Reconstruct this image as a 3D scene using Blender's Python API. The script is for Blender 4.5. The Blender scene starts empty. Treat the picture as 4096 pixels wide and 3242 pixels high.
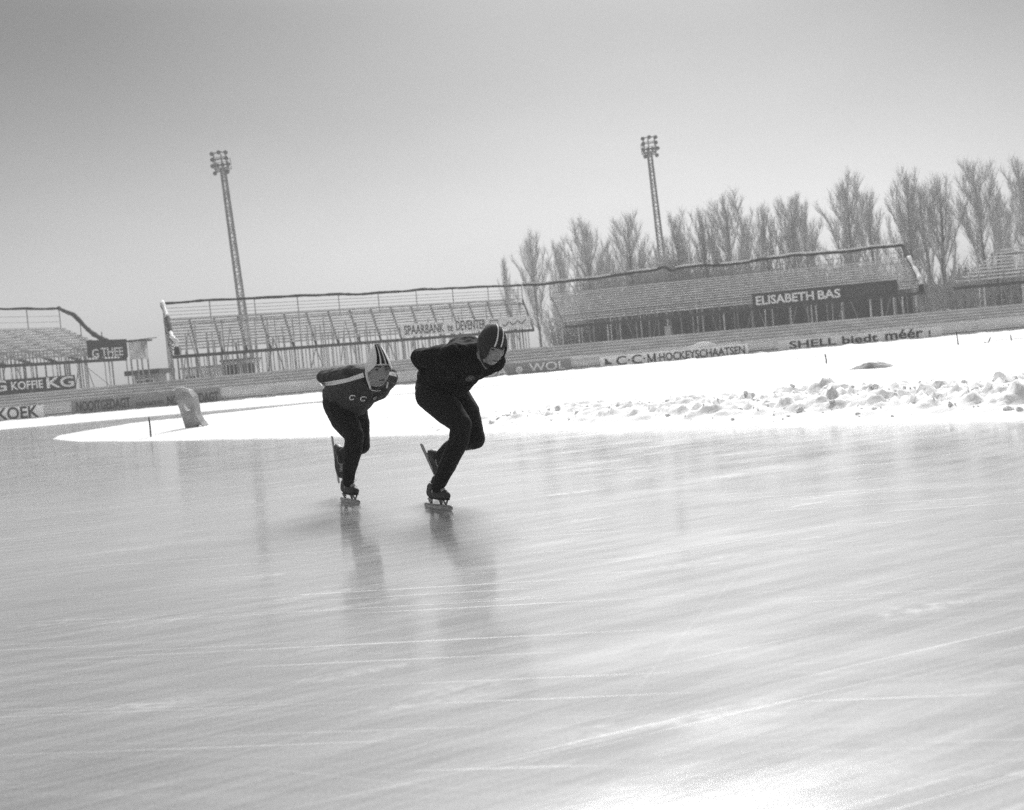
import bpy, math, random
from mathutils import Vector, Matrix, noise
from mathutils.bvhtree import BVHTree
R = math.radians
sc = bpy.context.scene
COL = sc.collection

# ------------------------------------------------------------------ camera
W, H, F = 4096.0, 3242.0, 4500.0          # photo size and focal length in its pixels
CAM_H = 0.95
ROLL = math.atan(0.09)
PITCH = math.atan(192.2 / F)
R0 = Vector((1, 0, 0))
U0 = Vector((0, math.sin(PITCH), math.cos(PITCH)))
F0 = Vector((0, math.cos(PITCH), -math.sin(PITCH)))
RC = R0 * math.cos(ROLL) - U0 * math.sin(ROLL)
UC = R0 * math.sin(ROLL) + U0 * math.cos(ROLL)
CAMLOC = Vector((0, 0, CAM_H))
cam_data = bpy.data.cameras.new("camera")
cam = bpy.data.objects.new("camera", cam_data)
COL.objects.link(cam)
m = Matrix((RC, UC, -F0)).transposed().to_4x4()
m.translation = CAMLOC
cam.matrix_world = m
cam_data.sensor_width = 36.0
cam_data.lens = 36.0 * F / W
cam_data.clip_end = 5000
cam_data.clip_start = 0.05
cam_data.dof.use_dof = True
cam_data.dof.focus_distance = 7.3
cam_data.dof.aperture_fstop = 3.3
sc.camera = cam

# ------------------------------------------------------------------ world, sun, exposure
SUN_EL, SUN_AZ = R(36), R(9)             # ahead of the camera and a little right
world = bpy.data.worlds.new("World")
sc.world = world
world.use_nodes = True
nt = world.node_tree
nt.nodes.clear()
sky = nt.nodes.new("ShaderNodeTexSky")
sky.sky_type = 'NISHITA'
sky.sun_disc = False
sky.sun_elevation = SUN_EL
sky.sun_rotation = SUN_AZ
sky.air_density = 1.0
sky.dust_density = 2.5
bw = nt.nodes.new("ShaderNodeRGBToBW")
geo = nt.nodes.new("ShaderNodeTexCoord")
cn = nt.nodes.new("ShaderNodeTexNoise")
cn.inputs["Scale"].default_value = 2.2
cn.inputs["Detail"].default_value = 7
cm = nt.nodes.new("ShaderNodeMapping")
cm.inputs["Scale"].default_value = (1, 1, 2.5)
cr = nt.nodes.new("ShaderNodeMapRange")
cr.inputs["To Min"].default_value = 0.80
cr.inputs["To Max"].default_value = 1.20
mul = nt.nodes.new("ShaderNodeMath"); mul.operation = 'MULTIPLY'
bg = nt.nodes.new("ShaderNodeBackground")
bg.inputs["Strength"].default_value = 0.05
wo = nt.nodes.new("ShaderNodeOutputWorld")
L = nt.links.new
L(geo.outputs["Generated"], cm.inputs["Vector"])
L(cm.outputs[0], cn.inputs["Vector"])
L(cn.outputs["Fac"], cr.inputs["Value"])
L(sky.outputs[0], bw.inputs[0])
L(bw.outputs[0], mul.inputs[0])
L(cr.outputs[0], mul.inputs[1])
sep = nt.nodes.new("ShaderNodeSeparateXYZ"); gr = nt.nodes.new("ShaderNodeMapRange"); mul2 = nt.nodes.new("ShaderNodeMath"); mul2.operation = 'MULTIPLY'
gr.interpolation_type = "SMOOTHSTEP"
gr.inputs["From Min"].default_value = -0.10; gr.inputs["From Max"].default_value = 0.30
gr.inputs["To Min"].default_value = 1.22; gr.inputs["To Max"].default_value = 0.37
L(geo.outputs["Generated"], sep.inputs[0]); L(sep.outputs["Z"], gr.inputs["Value"])
g2 = nt.nodes.new("ShaderNodeMapRange"); g2.interpolation_type = "SMOOTHSTEP"; mx = nt.nodes.new("ShaderNodeMath"); mx.operation = 'MAXIMUM'
for k_, v_ in (("From Min", .27), ("From Max", .8), ("To Min", .34), ("To Max", 3.3)): g2.inputs[k_].default_value = v_
L(sep.outputs["Z"], g2.inputs["Value"]); L(gr.outputs[0], mx.inputs[0]); L(g2.outputs[0], mx.inputs[1])
L(mul.outputs[0], mul2.inputs[0]); L(mx.outputs[0], mul2.inputs[1])
L(mul2.outputs[0], bg.inputs["Color"])
L(bg.outputs[0], wo.inputs[0])
sun_d = bpy.data.lights.new("sun", 'SUN')
sun_d.energy = 2.55
sun_d.angle = R(24)
sun = bpy.data.objects.new("sun", sun_d)
COL.objects.link(sun)
sdir = Vector((math.sin(SUN_AZ) * math.cos(SUN_EL), math.cos(SUN_AZ) * math.cos(SUN_EL), math.sin(SUN_EL)))
sun.rotation_euler = sdir.to_track_quat('Z', 'Y').to_euler()
sc.view_settings.view_transform = 'Standard'
sc.view_settings.look = 'None'
sc.view_settings.gamma = 1
sc.view_settings.exposure = 0.82
sc.cycles.use_denoising = False
sc.cycles.max_bounces = 6
sc.cycles.caustics_reflective = False
sc.cycles.caustics_refractive = False

# ------------------------------------------------------------------ measuring helpers
def ray(px, py):
    u, v = px - W / 2, H / 2 - py
    d = RC * u + UC * v + F0 * F
    return d.normalized()
def P(px, py, Y):
    d = ray(px, py)
    return CAMLOC + d * (Y / d.y)
def G(px, py, z=0.0):
    d = ray(px, py)
    return CAMLOC + d * ((z - CAM_H) / d.z)
def on_plane(px, py, A, B):
    """hit of the sight line with the vertical plane through A and B: (fraction along AB, z)"""
    d = ray(px, py)
    ab = Vector((B[0] - A[0], B[1] - A[1]))
    # CAM + d t = A + ab s   (xy)
    det = d.x * (-ab.y) + ab.x * d.y
    t = (A[0] * (-ab.y) + ab.x * A[1]) / det
    s = (d.x * A[1] - d.y * A[0]) / det * 1.0
    s = (d.x * t - A[0]) / ab.x if abs(ab.x) > abs(ab.y) else (d.y * t - A[1]) / ab.y
    return s, CAM_H + d.z * t

# ------------------------------------------------------------------ materials (the film is black and white: all greys)
def mat(name, v, rough=0.8, var=0.15, scale=6.0, bump=0.0, bscale=30.0, metal=0.0, spec=0.3, stretch=(1, 1, 1), coords="Object"):
    M = bpy.data.materials.new(name)
    M.use_nodes = True
    n = M.node_tree.nodes; l = M.node_tree.links.new
    b = n["Principled BSDF"]
    b.inputs["Roughness"].default_value = rough
    b.inputs["Metallic"].default_value = metal
    b.inputs["Specular IOR Level"].default_value = spec
    tc = n.new("ShaderNodeTexCoord"); mp = n.new("ShaderNodeMapping")
    mp.inputs["Scale"].default_value = stretch
    l(tc.outputs[coords], mp.inputs[0])
    t = n.new("ShaderNodeTexNoise"); t.inputs["Scale"].default_value = scale; t.inputs["Detail"].default_value = 5
    l(mp.outputs[0], t.inputs["Vector"])
    r = n.new("ShaderNodeMapRange")
    r.inputs["From Min"].default_value = 0.3; r.inputs["From Max"].default_value = 0.7
    r.inputs["To Min"].default_value = v * (1 - var); r.inputs["To Max"].default_value = v * (1 + var)
    l(t.outputs["Fac"], r.inputs["Value"])
    l(r.outputs[0], b.inputs["Base Color"])
    if bump:
        t2 = n.new("ShaderNodeTexNoise"); t2.inputs["Scale"].default_value = bscale; t2.inputs["Detail"].default_value = 4
        l(mp.outputs[0], t2.inputs["Vector"])
        bp = n.new("ShaderNodeBump"); bp.inputs["Strength"].default_value = bump; bp.inputs["Distance"].default_value = 0.02
        l(t2.outputs["Fac"], bp.inputs["Height"]); l(bp.outputs[0], b.inputs["Normal"])
    return M

M_SNOW = mat("snow", 0.82, 0.75, 0.03, 3.0, 0.5, 9.0, spec=0.2)
M_SNOWDIRT = mat("trodden_snow", 0.72, 0.8, 0.16, 2.5, 0.8, 14.0, spec=0.2)
M_GROUND = mat("far_snow", 0.8, 0.8, 0.05, 0.2)
M_WOOD = mat("weathered_wood", 0.58, 0.85, 0.3, 2.0, 0.2, 20)
M_WOODL = mat("pale_wood", 0.8, 0.85, 0.2, 2.0)
M_TERR = mat("concrete_step", 0.66, 0.9, 0.15, 1.2)
M_FENCE = mat("fence_board", 0.66, 0.85, 0.2, 1.5, stretch=(0.3, 1, 3))
M_STEEL = mat("scaffold_tube", 0.26, 0.6, 0.2, 3.0)
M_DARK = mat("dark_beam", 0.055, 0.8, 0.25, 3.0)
M_CANVAS = mat("rolled_canvas", 0.015, 0.9, 0.4, 3.0, 0.5, 12)
M_BARK = mat("bark", 0.2, 0.9, 0.3, 2.0)
M_TWIG = mat("twig", 0.5, 0.9, 0.2, 2.0)
M_BUSH = mat("brushwood", 0.13, 0.9, 0.3, 1.0)
M_SIGNW = mat("sign_white", 0.93, 0.6, 0.05, 2.0)
M_SIGNG = mat("sign_grey", 0.27, 0.7, 0.08, 1.0)
M_SIGNP = mat("sign_pale_grey", 0.78, 0.7, 0.1, 1.0)
M_SIGND = mat("sign_black", 0.035, 0.7, 0.1, 1.0)
M_INK = mat("sign_ink", 0.03, 0.7, 0.1, 1.0)
M_INKM = mat("sign_ink_worn", 0.05, 0.7, 0.2, 3.0)
M_LETW = mat("sign_letter_white", 0.85, 0.7, 0.08, 3.0)
M_LETG = mat("sign_letter_dim", 0.075, 0.7, 0.1, 3.0)
M_WALL = mat("hut_wall", 0.28, 0.85, 0.15, 1.5)
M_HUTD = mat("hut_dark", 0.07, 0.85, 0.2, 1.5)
M_PANE = mat("window_pane", 0.04, 0.2, 0.1, 1.0)
M_MAST = mat("mast_steel", 0.2, 0.6, 0.2, 1.0)
M_LAMP = mat("floodlight", 0.07, 0.5, 0.2, 1.0)
M_STAKE = mat("stake", 0.07, 0.8, 0.3, 6)
M_SKIN = mat("skin", 0.33, 0.55, 0.07, 30, spec=0.35)
M_LIP = mat("lip", 0.05, 0.5, 0.1, 40)
M_BROW = mat("brow", 0.035, 0.8, 0.2, 60)
M_EYEW = mat("eye_white", 0.16, 0.3, 0.02, 5)
M_IRIS = mat("iris", 0.03, 0.2, 0.02, 5)
M_HAIR = mat("hair", 0.02, 0.7, 0.3, 80)
M_KNIT = mat("knit_black", 0.022, 0.95, 0.35, 160, 0.25, 260, spec=0.15)
M_TIGHT = mat("tights_black", 0.016, 0.92, 0.3, 90, 0.2, 300, spec=0.2)
M_JACKET = mat("jacket_black", 0.007, 0.93, 0.3, 60, 0.25, 120, spec=0.15)
M_TRACK = mat("tracksuit_grey", 0.055, 0.9, 0.25, 50, 0.25, 120, spec=0.2)
M_CAPD = mat("cap_dark_wool", 0.05, 0.95, 0.35, 120, 0.4, 220, spec=0.15)
M_CAPW = mat("cap_white_wool", 0.88, 0.95, 0.06, 90, 0.3, 200, spec=0.15)
M_BAND = mat("white_band", 0.88, 0.9, 0.05, 60, 0.2, 200, spec=0.15)
M_LEATH = mat("boot_leather", 0.045, 0.5, 0.4, 40, 0.3, 90, spec=0.4)
M_LACE = mat("lace", 0.6, 0.9, 0.1, 60)
M_BLADE = mat("skate_steel", 0.42, 0.32, 0.08, 20, metal=0.85, spec=0.5)
M_EMBL = mat("emblem_cloth", 0.085, 0.9, 0.4, 60)
M_TARP = mat("grey_tarpaulin", 0.36, 0.8, 0.35, 4.0, 0.5, 14)

for m_, w_ in ((M_KNIT, .25), (M_TIGHT, .25), (M_JACKET, .15), (M_TRACK, .4), (M_CAPD, .4)):
    b_ = m_.node_tree.nodes["Principled BSDF"]
    b_.inputs["Sheen Weight"].default_value = w_; b_.inputs["Sheen Roughness"].default_value = .4
    b_.inputs["Sheen Tint"].default_value = (.35, .35, .35, 1)
def ice_material():
    M = bpy.data.materials.new("ice")
    M.use_nodes = True
    n = M.node_tree.nodes; l = M.node_tree.links.new
    b = n["Principled BSDF"]
    tc = n.new("ShaderNodeTexCoord")
    def noise_(scale, detail, rot=0.0, stretch=(1, 1, 1), dist=0.0):
        mp = n.new("ShaderNodeMapping"); mp.vector_type = 'TEXTURE'
        mp.inputs["Rotation"].default_value = (0, 0, rot)
        mp.inputs["Scale"].default_value = stretch
        l(tc.outputs["Object"], mp.inputs[0])
        t = n.new("ShaderNodeTexNoise"); t.inputs["Scale"].default_value = scale
        t.inputs["Detail"].default_value = detail; t.inputs["Distortion"].default_value = dist
        l(mp.outputs[0], t.inputs["Vector"])
        return t.outputs["Fac"]
    def rng(x, a, b_, c, d):
        r = n.new("ShaderNodeMapRange")
        for k, v in (("From Min", a), ("From Max", b_), ("To Min", c), ("To Max", d)):
            r.inputs[k].default_value = v
        l(x, r.inputs["Value"]); return r.outputs[0]
    def mth(op, x, y):
        q = n.new("ShaderNodeMath"); q.operation = op
        for i, z in ((0, x), (1, y)):
            if isinstance(z, (int, float)): q.inputs[i].default_value = z
            else: l(z, q.inputs[i])
        return q.outputs[0]
    base = rng(noise_(0.35, 4, dist=0.6), 0.3, 0.7, 0.215, 0.29)
    streak = rng(noise_(1.0, 7, R(26), (2.6, 0.35, 1)), 0.35, 0.68, -0.012, 0.02)
    fine = rng(noise_(9.0, 8, R(29), (3.5, 0.25, 1)), 0.35, 0.7, -0.03, 0.045)
    cross = rng(noise_(7.0, 6, R(-14), (7, 0.22, 1)), 0.45, 0.75, 0.0, 0.045)
    scr = rng(noise_(8.0, 2, R(-9), (30, 0.10, 1)), 0.675, 0.71, 0.0, 0.26)
    scr2 = rng(noise_(8.0, 2, R(22), (34, 0.10, 1), 0.3), 0.68, 0.75, 0.0, 0.15)
    scr3 = rng(noise_(9.0, 2, R(5), (20, 0.12, 1), 0.3), 0.70, 0.77, 0.0, 0.14)
    frost = mth('MULTIPLY', rng(noise_(2.2, 6, R(15), (2, .5, 1)), 0.58, 0.72, 0, 0.13), rng(noise_(22, 4), 0.4, 0.6, 0.2, 1))
    # curved grooves left by the ice machine, fanning to the right
    mp = n.new("ShaderNodeMapping"); mp.vector_type = 'POINT'
    mp.inputs["Location"].default_value = (5.3, -16.5, 0)
    l(tc.outputs["Object"], mp.inputs[0])
    wv = n.new("ShaderNodeTexWave"); wv.wave_type = 'RINGS'; wv.rings_direction = 'Z'
    wv.inputs["Scale"].default_value = 1.9; wv.inputs["Distortion"].default_value = 3.2
    wv.inputs["Detail"].default_value = 4; wv.inputs["Detail Scale"].default_value = 0.25; wv.inputs["Detail Roughness"].default_value = .7
    l(mp.outputs[0], wv.inputs["Vector"])
    mask = rng(noise_(0.3, 3), 0.40, 0.58, 0.05, 1.0)
    groove = mth('MULTIPLY', rng(wv.outputs["Fac"], 0.1, 0.9, -0.026, 0.034), mask)
    def tracks(loc, scale, dist, seed, amp, lo):
        mq = n.new("ShaderNodeMapping"); mq.vector_type = 'POINT'; mq.inputs["Location"].default_value = loc
        l(tc.outputs["Object"], mq.inputs[0])
        w = n.new("ShaderNodeTexWave"); w.wave_type = 'RINGS'; w.rings_direction = 'Z'
        w.inputs["Scale"].default_value = scale; w.inputs["Distortion"].default_value = dist
        w.inputs["Detail"].default_value = 1; w.inputs["Detail Scale"].default_value = 0.12
        l(mq.outputs[0], w.inputs["Vector"])
        return mth('MULTIPLY', rng(w.outputs["Fac"], lo, 1.0, 0, amp), rng(noise_(0.5 + seed, 4, seed), 0.46, 0.56, 0, 1))
    tr1 = tracks((6.5, -19, 0), .40, 6, .1, .13, .9994)
    tr2 = tracks((-30, 8, 0), .30, 5, .3, .04, .9995)
    tr3 = tracks((-9, -24, 0), .33, 7, .2, .06, .9995)
    c = mth('ADD', base, streak)
    for x in (tr1, tr2, tr3): c = mth('ADD', c, x)
    grain = rng(noise_(90, 3), 0.3, 0.7, -0.035, 0.035)
    for x in (fine, cross, scr, scr2, scr3, frost, groove, grain): c = mth('ADD', c, x)
    l(c, b.inputs["Base Color"])
    marks = mth('ADD', mth('ADD', scr, scr2), frost)
    l(mth('ADD', rng(noise_(1.4, 6, R(10), (3, .4, 1)), 0.3, 0.7, 0.55, 0.65), marks), b.inputs["Roughness"])
    b.inputs["IOR"].default_value = 1.35
    b.inputs["Specular IOR Level"].default_value = 0.2
    patch = rng(noise_(2.6, 7, R(24), (1.3, .7, 1)), 0.32, 0.66, 1.0, 0.72)
    l(patch, b.inputs["Coat Weight"])
    l(mth('ADD', rng(noise_(1.9, 6, R(20), (1.5, .7, 1)), 0.3, 0.7, 0.07, 0.20), marks), b.inputs["Coat Roughness"])
    b.inputs["Coat IOR"].default_value = 1.5
    hgt = mth('ADD', mth('MULTIPLY', noise_(2.2, 5, R(24), (2.0, .8, 1)), 0.35), mth('MULTIPLY', groove, 0.5))
    hgt = mth('ADD', hgt, mth('MULTIPLY', noise_(45, 4, R(24), (3, 1, 1)), 0.09))
    bp = n.new("ShaderNodeBump"); bp.inputs["Strength"].default_value = 0.5; bp.inputs["Distance"].default_value = 0.006
    l(hgt, bp.inputs["Height"]); l(bp.outputs[0], b.inputs["Normal"]); l(bp.outputs[0], b.inputs["Coat Normal"])
    return M
M_ICE = ice_material()

# ------------------------------------------------------------------ mesh helpers
class MB:
    def __init__(s): s.v = []; s.f = []; s.smooth = False
    def box(s, c, sx, sy, sz, rot=None):
        k = len(s.v); c = Vector(c)
        for x in (-.5, .5):
            for y in (-.5, .5):
                for z in (-.5, .5):
                    p = Vector((x * sx, y * sy, z * sz))
                    if rot: p = rot @ p
                    s.v.append(c + p)
        for q in ((0, 1, 3, 2), (4, 6, 7, 5), (0, 4, 5, 1), (2, 3, 7, 6), (0, 2, 6, 4), (1, 5, 7, 3)):
            s.f.append([k + i for i in q])
        return s
    def beam(s, a, b, w, h, up=Vector((0, 0, 1))):
        """rectangular bar a-b, w sideways and h along up"""
        a = Vector(a); b = Vector(b); d = (b - a)
        ln = d.length
        if ln < 1e-6: return s
        d /= ln
        side = d.cross(up)
        if side.length < 1e-4: side = d.cross(Vector((0, 1, 0)))
        side.normalize(); u = side.cross(d).normalized()
        k = len(s.v)
        for p in (a, b):
            for x, y in ((-1, -1), (1, -1), (1, 1), (-1, 1)):
                s.v.append(p + side * (x * w / 2) + u * (y * h / 2))
        s.f += [[k + 3, k + 2, k + 1, k], [k + 4, k + 5, k + 6, k + 7]]
        for i in range(4):
            j = (i + 1) % 4
            s.f.append([k + i, k + j, k + 4 + j, k + 4 + i])
        return s
    def tube(s, pts, rads, n=8, cap=True):
        pts = [Vector(p) for p in pts]
        if not hasattr(rads, '__len__'): rads = [rads] * len(pts)
        k = len(s.v); m = len(pts)
        prev = None
        for i, p in enumerate(pts):
            d = (pts[min(i + 1, m - 1)] - pts[max(i - 1, 0)])
            d = d.normalized() if d.length > 1e-9 else Vector((0, 0, 1))
            if prev is None:
                a = d.orthogonal().normalized()
            else:
                a = prev - d * prev.dot(d)
                a = a.normalized() if a.length > 1e-6 else d.orthogonal().normalized()
            prev = a; b = d.cross(a)
            for j in range(n):
                t = 2 * math.pi * j / n
                s.v.append(p + (a * math.cos(t) + b * math.sin(t)) * rads[i])
        for i in range(m - 1):
            for j in range(n):
                q = (j + 1) % n
                s.f.append([k + i * n + j, k + i * n + q, k + (i + 1) * n + q, k + (i + 1) * n + j])
        if cap:
            s.f.append([k + j for j in range(n)][::-1])
            s.f.append([k + (m - 1) * n + j for j in range(n)])
        return s
    def ball(s, c, r, sc_=(1, 1, 1), rot=None, nu=16, nv=10):
        c = Vector(c); k = len(s.v)
        def put(x, y, z):
            p = Vector((x * sc_[0], y * sc_[1], z * sc_[2])) * r
            if rot: p = rot @ p
            s.v.append(c + p)
        put(0, 0, 1)
        for i in range(1, nv):
            a = math.pi * i / nv
            for j in range(nu):
                t = 2 * math.pi * j / nu
                put(math.sin(a) * math.cos(t), math.sin(a) * math.sin(t), math.cos(a))
        put(0, 0, -1)
        e = len(s.v) - 1
        for j in range(nu):
            q = (j + 1) % nu
            s.f.append([k, k + 1 + j, k + 1 + q])
            for i in range(nv - 2):
                o = k + 1 + i * nu
                s.f.append([o + j, o + nu + j, o + nu + q, o + q])
            o = k + 1 + (nv - 2) * nu
            s.f.append([o + j, e, o + q])
        return s
    def capsule(s, a, b, ra, rb, n=14):
        """closed tapered limb with round ends"""
        a = Vector(a); b = Vector(b); d = b - a; ln = d.length
        d = d / ln if ln > 1e-6 else Vector((0, 0, 1))
        pts = []; rs = []
        for i in range(1, 6):
            t = math.pi / 2 * i / 5
            pts.append(a - d * ra * math.cos(t)); rs.append(max(ra * math.sin(t), 1e-4))
        for i in range(5):
            t = math.pi / 2 * i / 5
            pts.append(b + d * rb * math.sin(t)); rs.append(max(rb * math.cos(t), 1e-4))
        return s.tube(pts, rs, n)
    def grid(s, fn, nu, nv):
        k = len(s.v)
        for i in range(nu + 1):
            for j in range(nv + 1):
                s.v.append(Vector(fn(i / nu, j / nv)))
        for i in range(nu):
            for j in range(nv):
                a = k + i * (nv + 1) + j
                s.f.append([a, a + nv + 1, a + nv + 2, a + 1])
        return s
    def mesh(s, name):
        me = bpy.data.meshes.new(name)
        me.from_pydata([tuple(p) for p in s.v], [], s.f)
        me.update()
        return me
    def build(s, name, material, parent=None, smooth=False, origin=None):
        off = Vector(origin) if origin is not None else None
        if off is not None: s.v = [Vector(p) - off for p in s.v]
        me = s.mesh(name)
        me.materials.append(material)
        if smooth: me.polygons.foreach_set("use_smooth", [True] * len(me.polygons))
        o = bpy.data.objects.new(name, me)
        COL.objects.link(o)
        if off is not None: o.location = off
        if parent is not None:
            o.parent = parent
            if off is None: o.matrix_parent_inverse = Matrix.Translation(parent.location).inverted() if parent.rotation_euler.to_matrix().is_orthogonal and not any(parent.rotation_euler) else Matrix()
        return o

def tag(o, label=None, cat=None, group=None, kind=None):
    if label: o["label"] = label
    if cat: o["category"] = cat
    if group: o["group"] = group
    if kind: o["kind"] = kind
    return o
def empty(name, loc, label, cat, group=None):
    o = bpy.data.objects.new(name, None)
    o.empty_display_size = 0.2
    COL.objects.link(o); o.location = loc
    return tag(o, label, cat, group)
def lerp(a, b, t): return Vector(a).lerp(Vector(b), t)
def fbm(p, o=4):
    return noise.fractal(p, 1.0, 2.0, o)

# ------------------------------------------------------------------ ground, ice, snow
tag(MB().grid(lambda u, v: ((u - .5) * 700, -60 + v * 520, -0.06), 4, 4).build("ground", M_GROUND), kind="structure")
tag(MB().grid(lambda u, v: (-70 + u * 140, -12 + v * 54, 0.0), 4, 4).build("ice", M_ICE), kind="structure")

EDGE = [(-6.9, 21), (-4.9, 18.9), (-3, 17), (-1.6, 15.65), (-0.3, 14.4), (1.6, 12.5), (4.4, 9.7), (7.3, 6.8), (11, 3.2),
        (40, 3), (60, 10), (60, 36), (12, 37), (0, 36.6), (-6.5, 35), (-9.6, 33), (-11.2, 30.3), (-11.3, 28.0), (-10.6, 26.0), (-9.1, 23.6)]
def sdist(x, y, poly=EDGE):
    inside = False; d = 1e9; n = len(poly)
    for i in range(n):
        x1, y1 = poly[i]; x2, y2 = poly[(i + 1) % n]
        dx, dy = x2 - x1, y2 - y1
        t = max(0, min(1, ((x - x1) * dx + (y - y1) * dy) / (dx * dx + dy * dy)))
        q = math.hypot(x - x1 - t * dx, y - y1 - t * dy)
        if q < d: d = q
        if (y1 > y) != (y2 > y) and x < dx * (y - y1) / dy + x1: inside = not inside
    return d if inside else -d
def sm(a, b, x):
    t = max(0, min(1, (x - a) / (b - a))); return t * t * (3 - 2 * t)
def ridge_amt(x, y):
    """cleared snow heaped along the near edge, higher towards the right"""
    s = (x - y) / math.sqrt(2)                    # along the straight
    t = (x + y - 14.1) / math.sqrt(2)             # across it
    a = sm(-13.5, -10.2, s) * (0.62 + 0.38 * sm(-11, -4, s))
    return a, t, s
def snow_z(x, y, d=None):
    if d is None: d = sdist(x, y)
    if d < -0.25: return -0.05
    a, t, s = ridge_amt(x, y)
    z = -0.05 + 0.07 * sm(-0.25, 0.05, d) + 0.06 * sm(0.0, 1.2, d)
    back = sm(0, 7, max(0, 37 - y))
    z += 0.10 * sm(1, 5, d) * back
    w = sm(0.35, 1.1, t) * (1 - sm(2.4, 3.6, t)) * a
    if w > 0:
        n1 = fbm(Vector((x * 1.1, y * 1.1, 3.1)), 3)
        n2 = fbm(Vector((x * 4.2, y * 4.2, 7.7)), 4)
        q = Vector((x + .04 * noise.noise(Vector((x * 9, y * 9, 0))), y + .04 * noise.noise(Vector((x * 9, y * 9, 5))), 0))
        ch = 0
        for sc_, am in ((3.4, .13), (6.5, .12), (13, .08)):
            dd, pp_ = noise.voronoi(q * sc_ + Vector((0, 0, .5)))
            hsh = noise.cell(pp_[0] * 7.31)
            ch += am * max(0, hsh - .12) * max(0, 1 - (dd[0] * 1.35) ** 2.5)
        n3 = fbm(Vector((x * 14, y * 14, 2.2)), 3)
        z += w * (0.05 + 0.08 * n1 + 0.05 * abs(n2) + .95 * ch + .022 * n3)
    z += 0.02 * fbm(Vector((x * .7, y * .7, 0.4)), 3) * sm(0, 1, d)
    z += 0.012 * fbm(Vector((x * 5, y * 5, 1.4)), 3) * sm(0, .3, d)
    return z
def snow_sheet():
    mb = MB()
    idx = {}
    def block(x0, x1, y0, y1, st):
        nx = int(round((x1 - x0) / st)); ny = int(round((y1 - y0) / st))
        ids = [[-1] * (ny + 1) for _ in range(nx + 1)]
        far = []
        for i in range(nx + 1):
            for j in range(ny + 1):
                x = x0 + i * st; y = y0 + j * st
                d = sdist(x, y) + 0.07 * noise.noise(Vector((x * 1.3, y * 1.3, 0))) + 0.06 * noise.noise(Vector((x * 5, y * 5, 0)))
                if d > -0.6:
                    ids[i][j] = len(mb.v)
                    mb.v.append(Vector((x, y, snow_z(x, y, d))))
        for i in range(nx):
            for j in range(ny):
                q = (ids[i][j], ids[i + 1][j], ids[i + 1][j + 1], ids[i][j + 1])
                if min(q) >= 0: mb.f.append(list(q))
    block(-12.2, 11.8, 5.0, 19.4, 0.048)
    block(-12.2, 19.4, 19.4, 37.4, 0.2)
    block(11.8, 20.2, 3.8, 19.4, 0.2)
    block(19.4, 42.4, 5.0, 37.4, 0.5)
    return mb
tag(snow_sheet().build("snow_field", M_SNOW, smooth=True), kind="structure")

# far bank of snow against the boards
def bank_z(x, y):
    z = 0.03 * sm(39.6, 41.5, y) + 0.01
    z += 0.02 * fbm(Vector((x * .8, y * .8, 5)), 3)
    c = sm(54.5, 56.3, y)
    z += c * (0.10 * fbm(Vector((x * 1.5, y * .5, 2)), 4) - 0.03)
    return z if y > 39.8 + .3 * noise.noise(Vector((x * .3, 0, 0))) else -0.05
mb = MB().grid(lambda u, v: (lambda x, y: (x, y, bank_z(x, y)))(-45 + u * 90, 39.2 + v * 19.0), 420, 80)
tag(mb.build("snow_bank", M_SNOW, smooth=True), kind="structure")

# broken lumps of snow in the ridge
rnd = random.Random(4)
mb = MB()
made = 0
while made < 1000:
    s = rnd.uniform(-13.0, 3.5)
    t = rnd.gauss(1.7, 0.75)
    if t < 0.25: continue
    x = (s + t) / math.sqrt(2) + 7.05; y = (t - s) / math.sqrt(2) + 7.05
    a, tt, ss = ridge_amt(x, y)
    if rnd.random() > a: continue
    r = 0.012 + 0.045 * rnd.random() ** 7
    z = snow_z(x, y)
    rot = Matrix.Rotation(rnd.random() * 6, 3, Vector((rnd.random() - .5, rnd.random() - .5, rnd.random() - .5)).normalized())
    k = len(mb.v)
    big = r > 0.035
    mb.ball((x, y, z - r * 0.05), r, (1, rnd.uniform(.6, 1.2), rnd.uniform(.5, .9)), rot, 7 if big else 5, 5 if big else 4)
    sd = rnd.random() * 50
    for i in range(k, len(mb.v)):
        p = mb.v[i]
        q = p - Vector((x, y, z))
        mb.v[i] = p + q * (0.9 * noise.noise(p * (0.7 / r) + Vector((sd, 0, 0))))
    made += 1
tag(mb.build("snow_lumps", M_SNOW, smooth=False), kind="stuff", label="loose broken lumps of snow along the ridge behind the ice edge", cat="snow")

# ------------------------------------------------------------------ writing
def text_mesh(s, material, x0, x1, z0, z1, org, ax, nrm, parent, bold=0.02, name="lettering", shear=0.0, mb_extra=None):
    """real lettering: s fitted into [x0,x1] along ax and [z0,z1] upwards"""
    cu = bpy.data.curves.new("t", 'FONT')
    cu.body = s; cu.size = 1.0; cu.offset = bold * .5; cu.extrude = 0.02; cu.resolution_u = 3
    cu.shear = shear
    to = bpy.data.objects.new("t", cu); COL.objects.link(to)
    dg = bpy.context.evaluated_depsgraph_get(); dg.update()
    me = bpy.data.meshes.new_from_object(to.evaluated_get(dg))
    bpy.data.objects.remove(to); bpy.data.curves.remove(cu)
    xs = [v.co.x for v in me.vertices]; ys = [v.co.y for v in me.vertices]
    ax_, bx = min(xs), max(xs); ay, by = min(ys), max(ys)
    for v in me.vertices:
        a = x0 + (v.co.x - ax_) / (bx - ax_) * (x1 - x0)
        b = z0 + (v.co.y - ay) / (by - ay) * (z1 - z0)
        v.co = org + ax * a + Vector((0, 0, b)) + nrm * (0.035 + v.co.z * 0.2)
    me.name = name
    me.materials.append(material)
    o = bpy.data.objects.new(name, me); COL.objects.link(o); o.parent = parent
    if parent is not None: o.matrix_parent_inverse = Matrix.Translation(parent.location).inverted()
    return o

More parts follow.
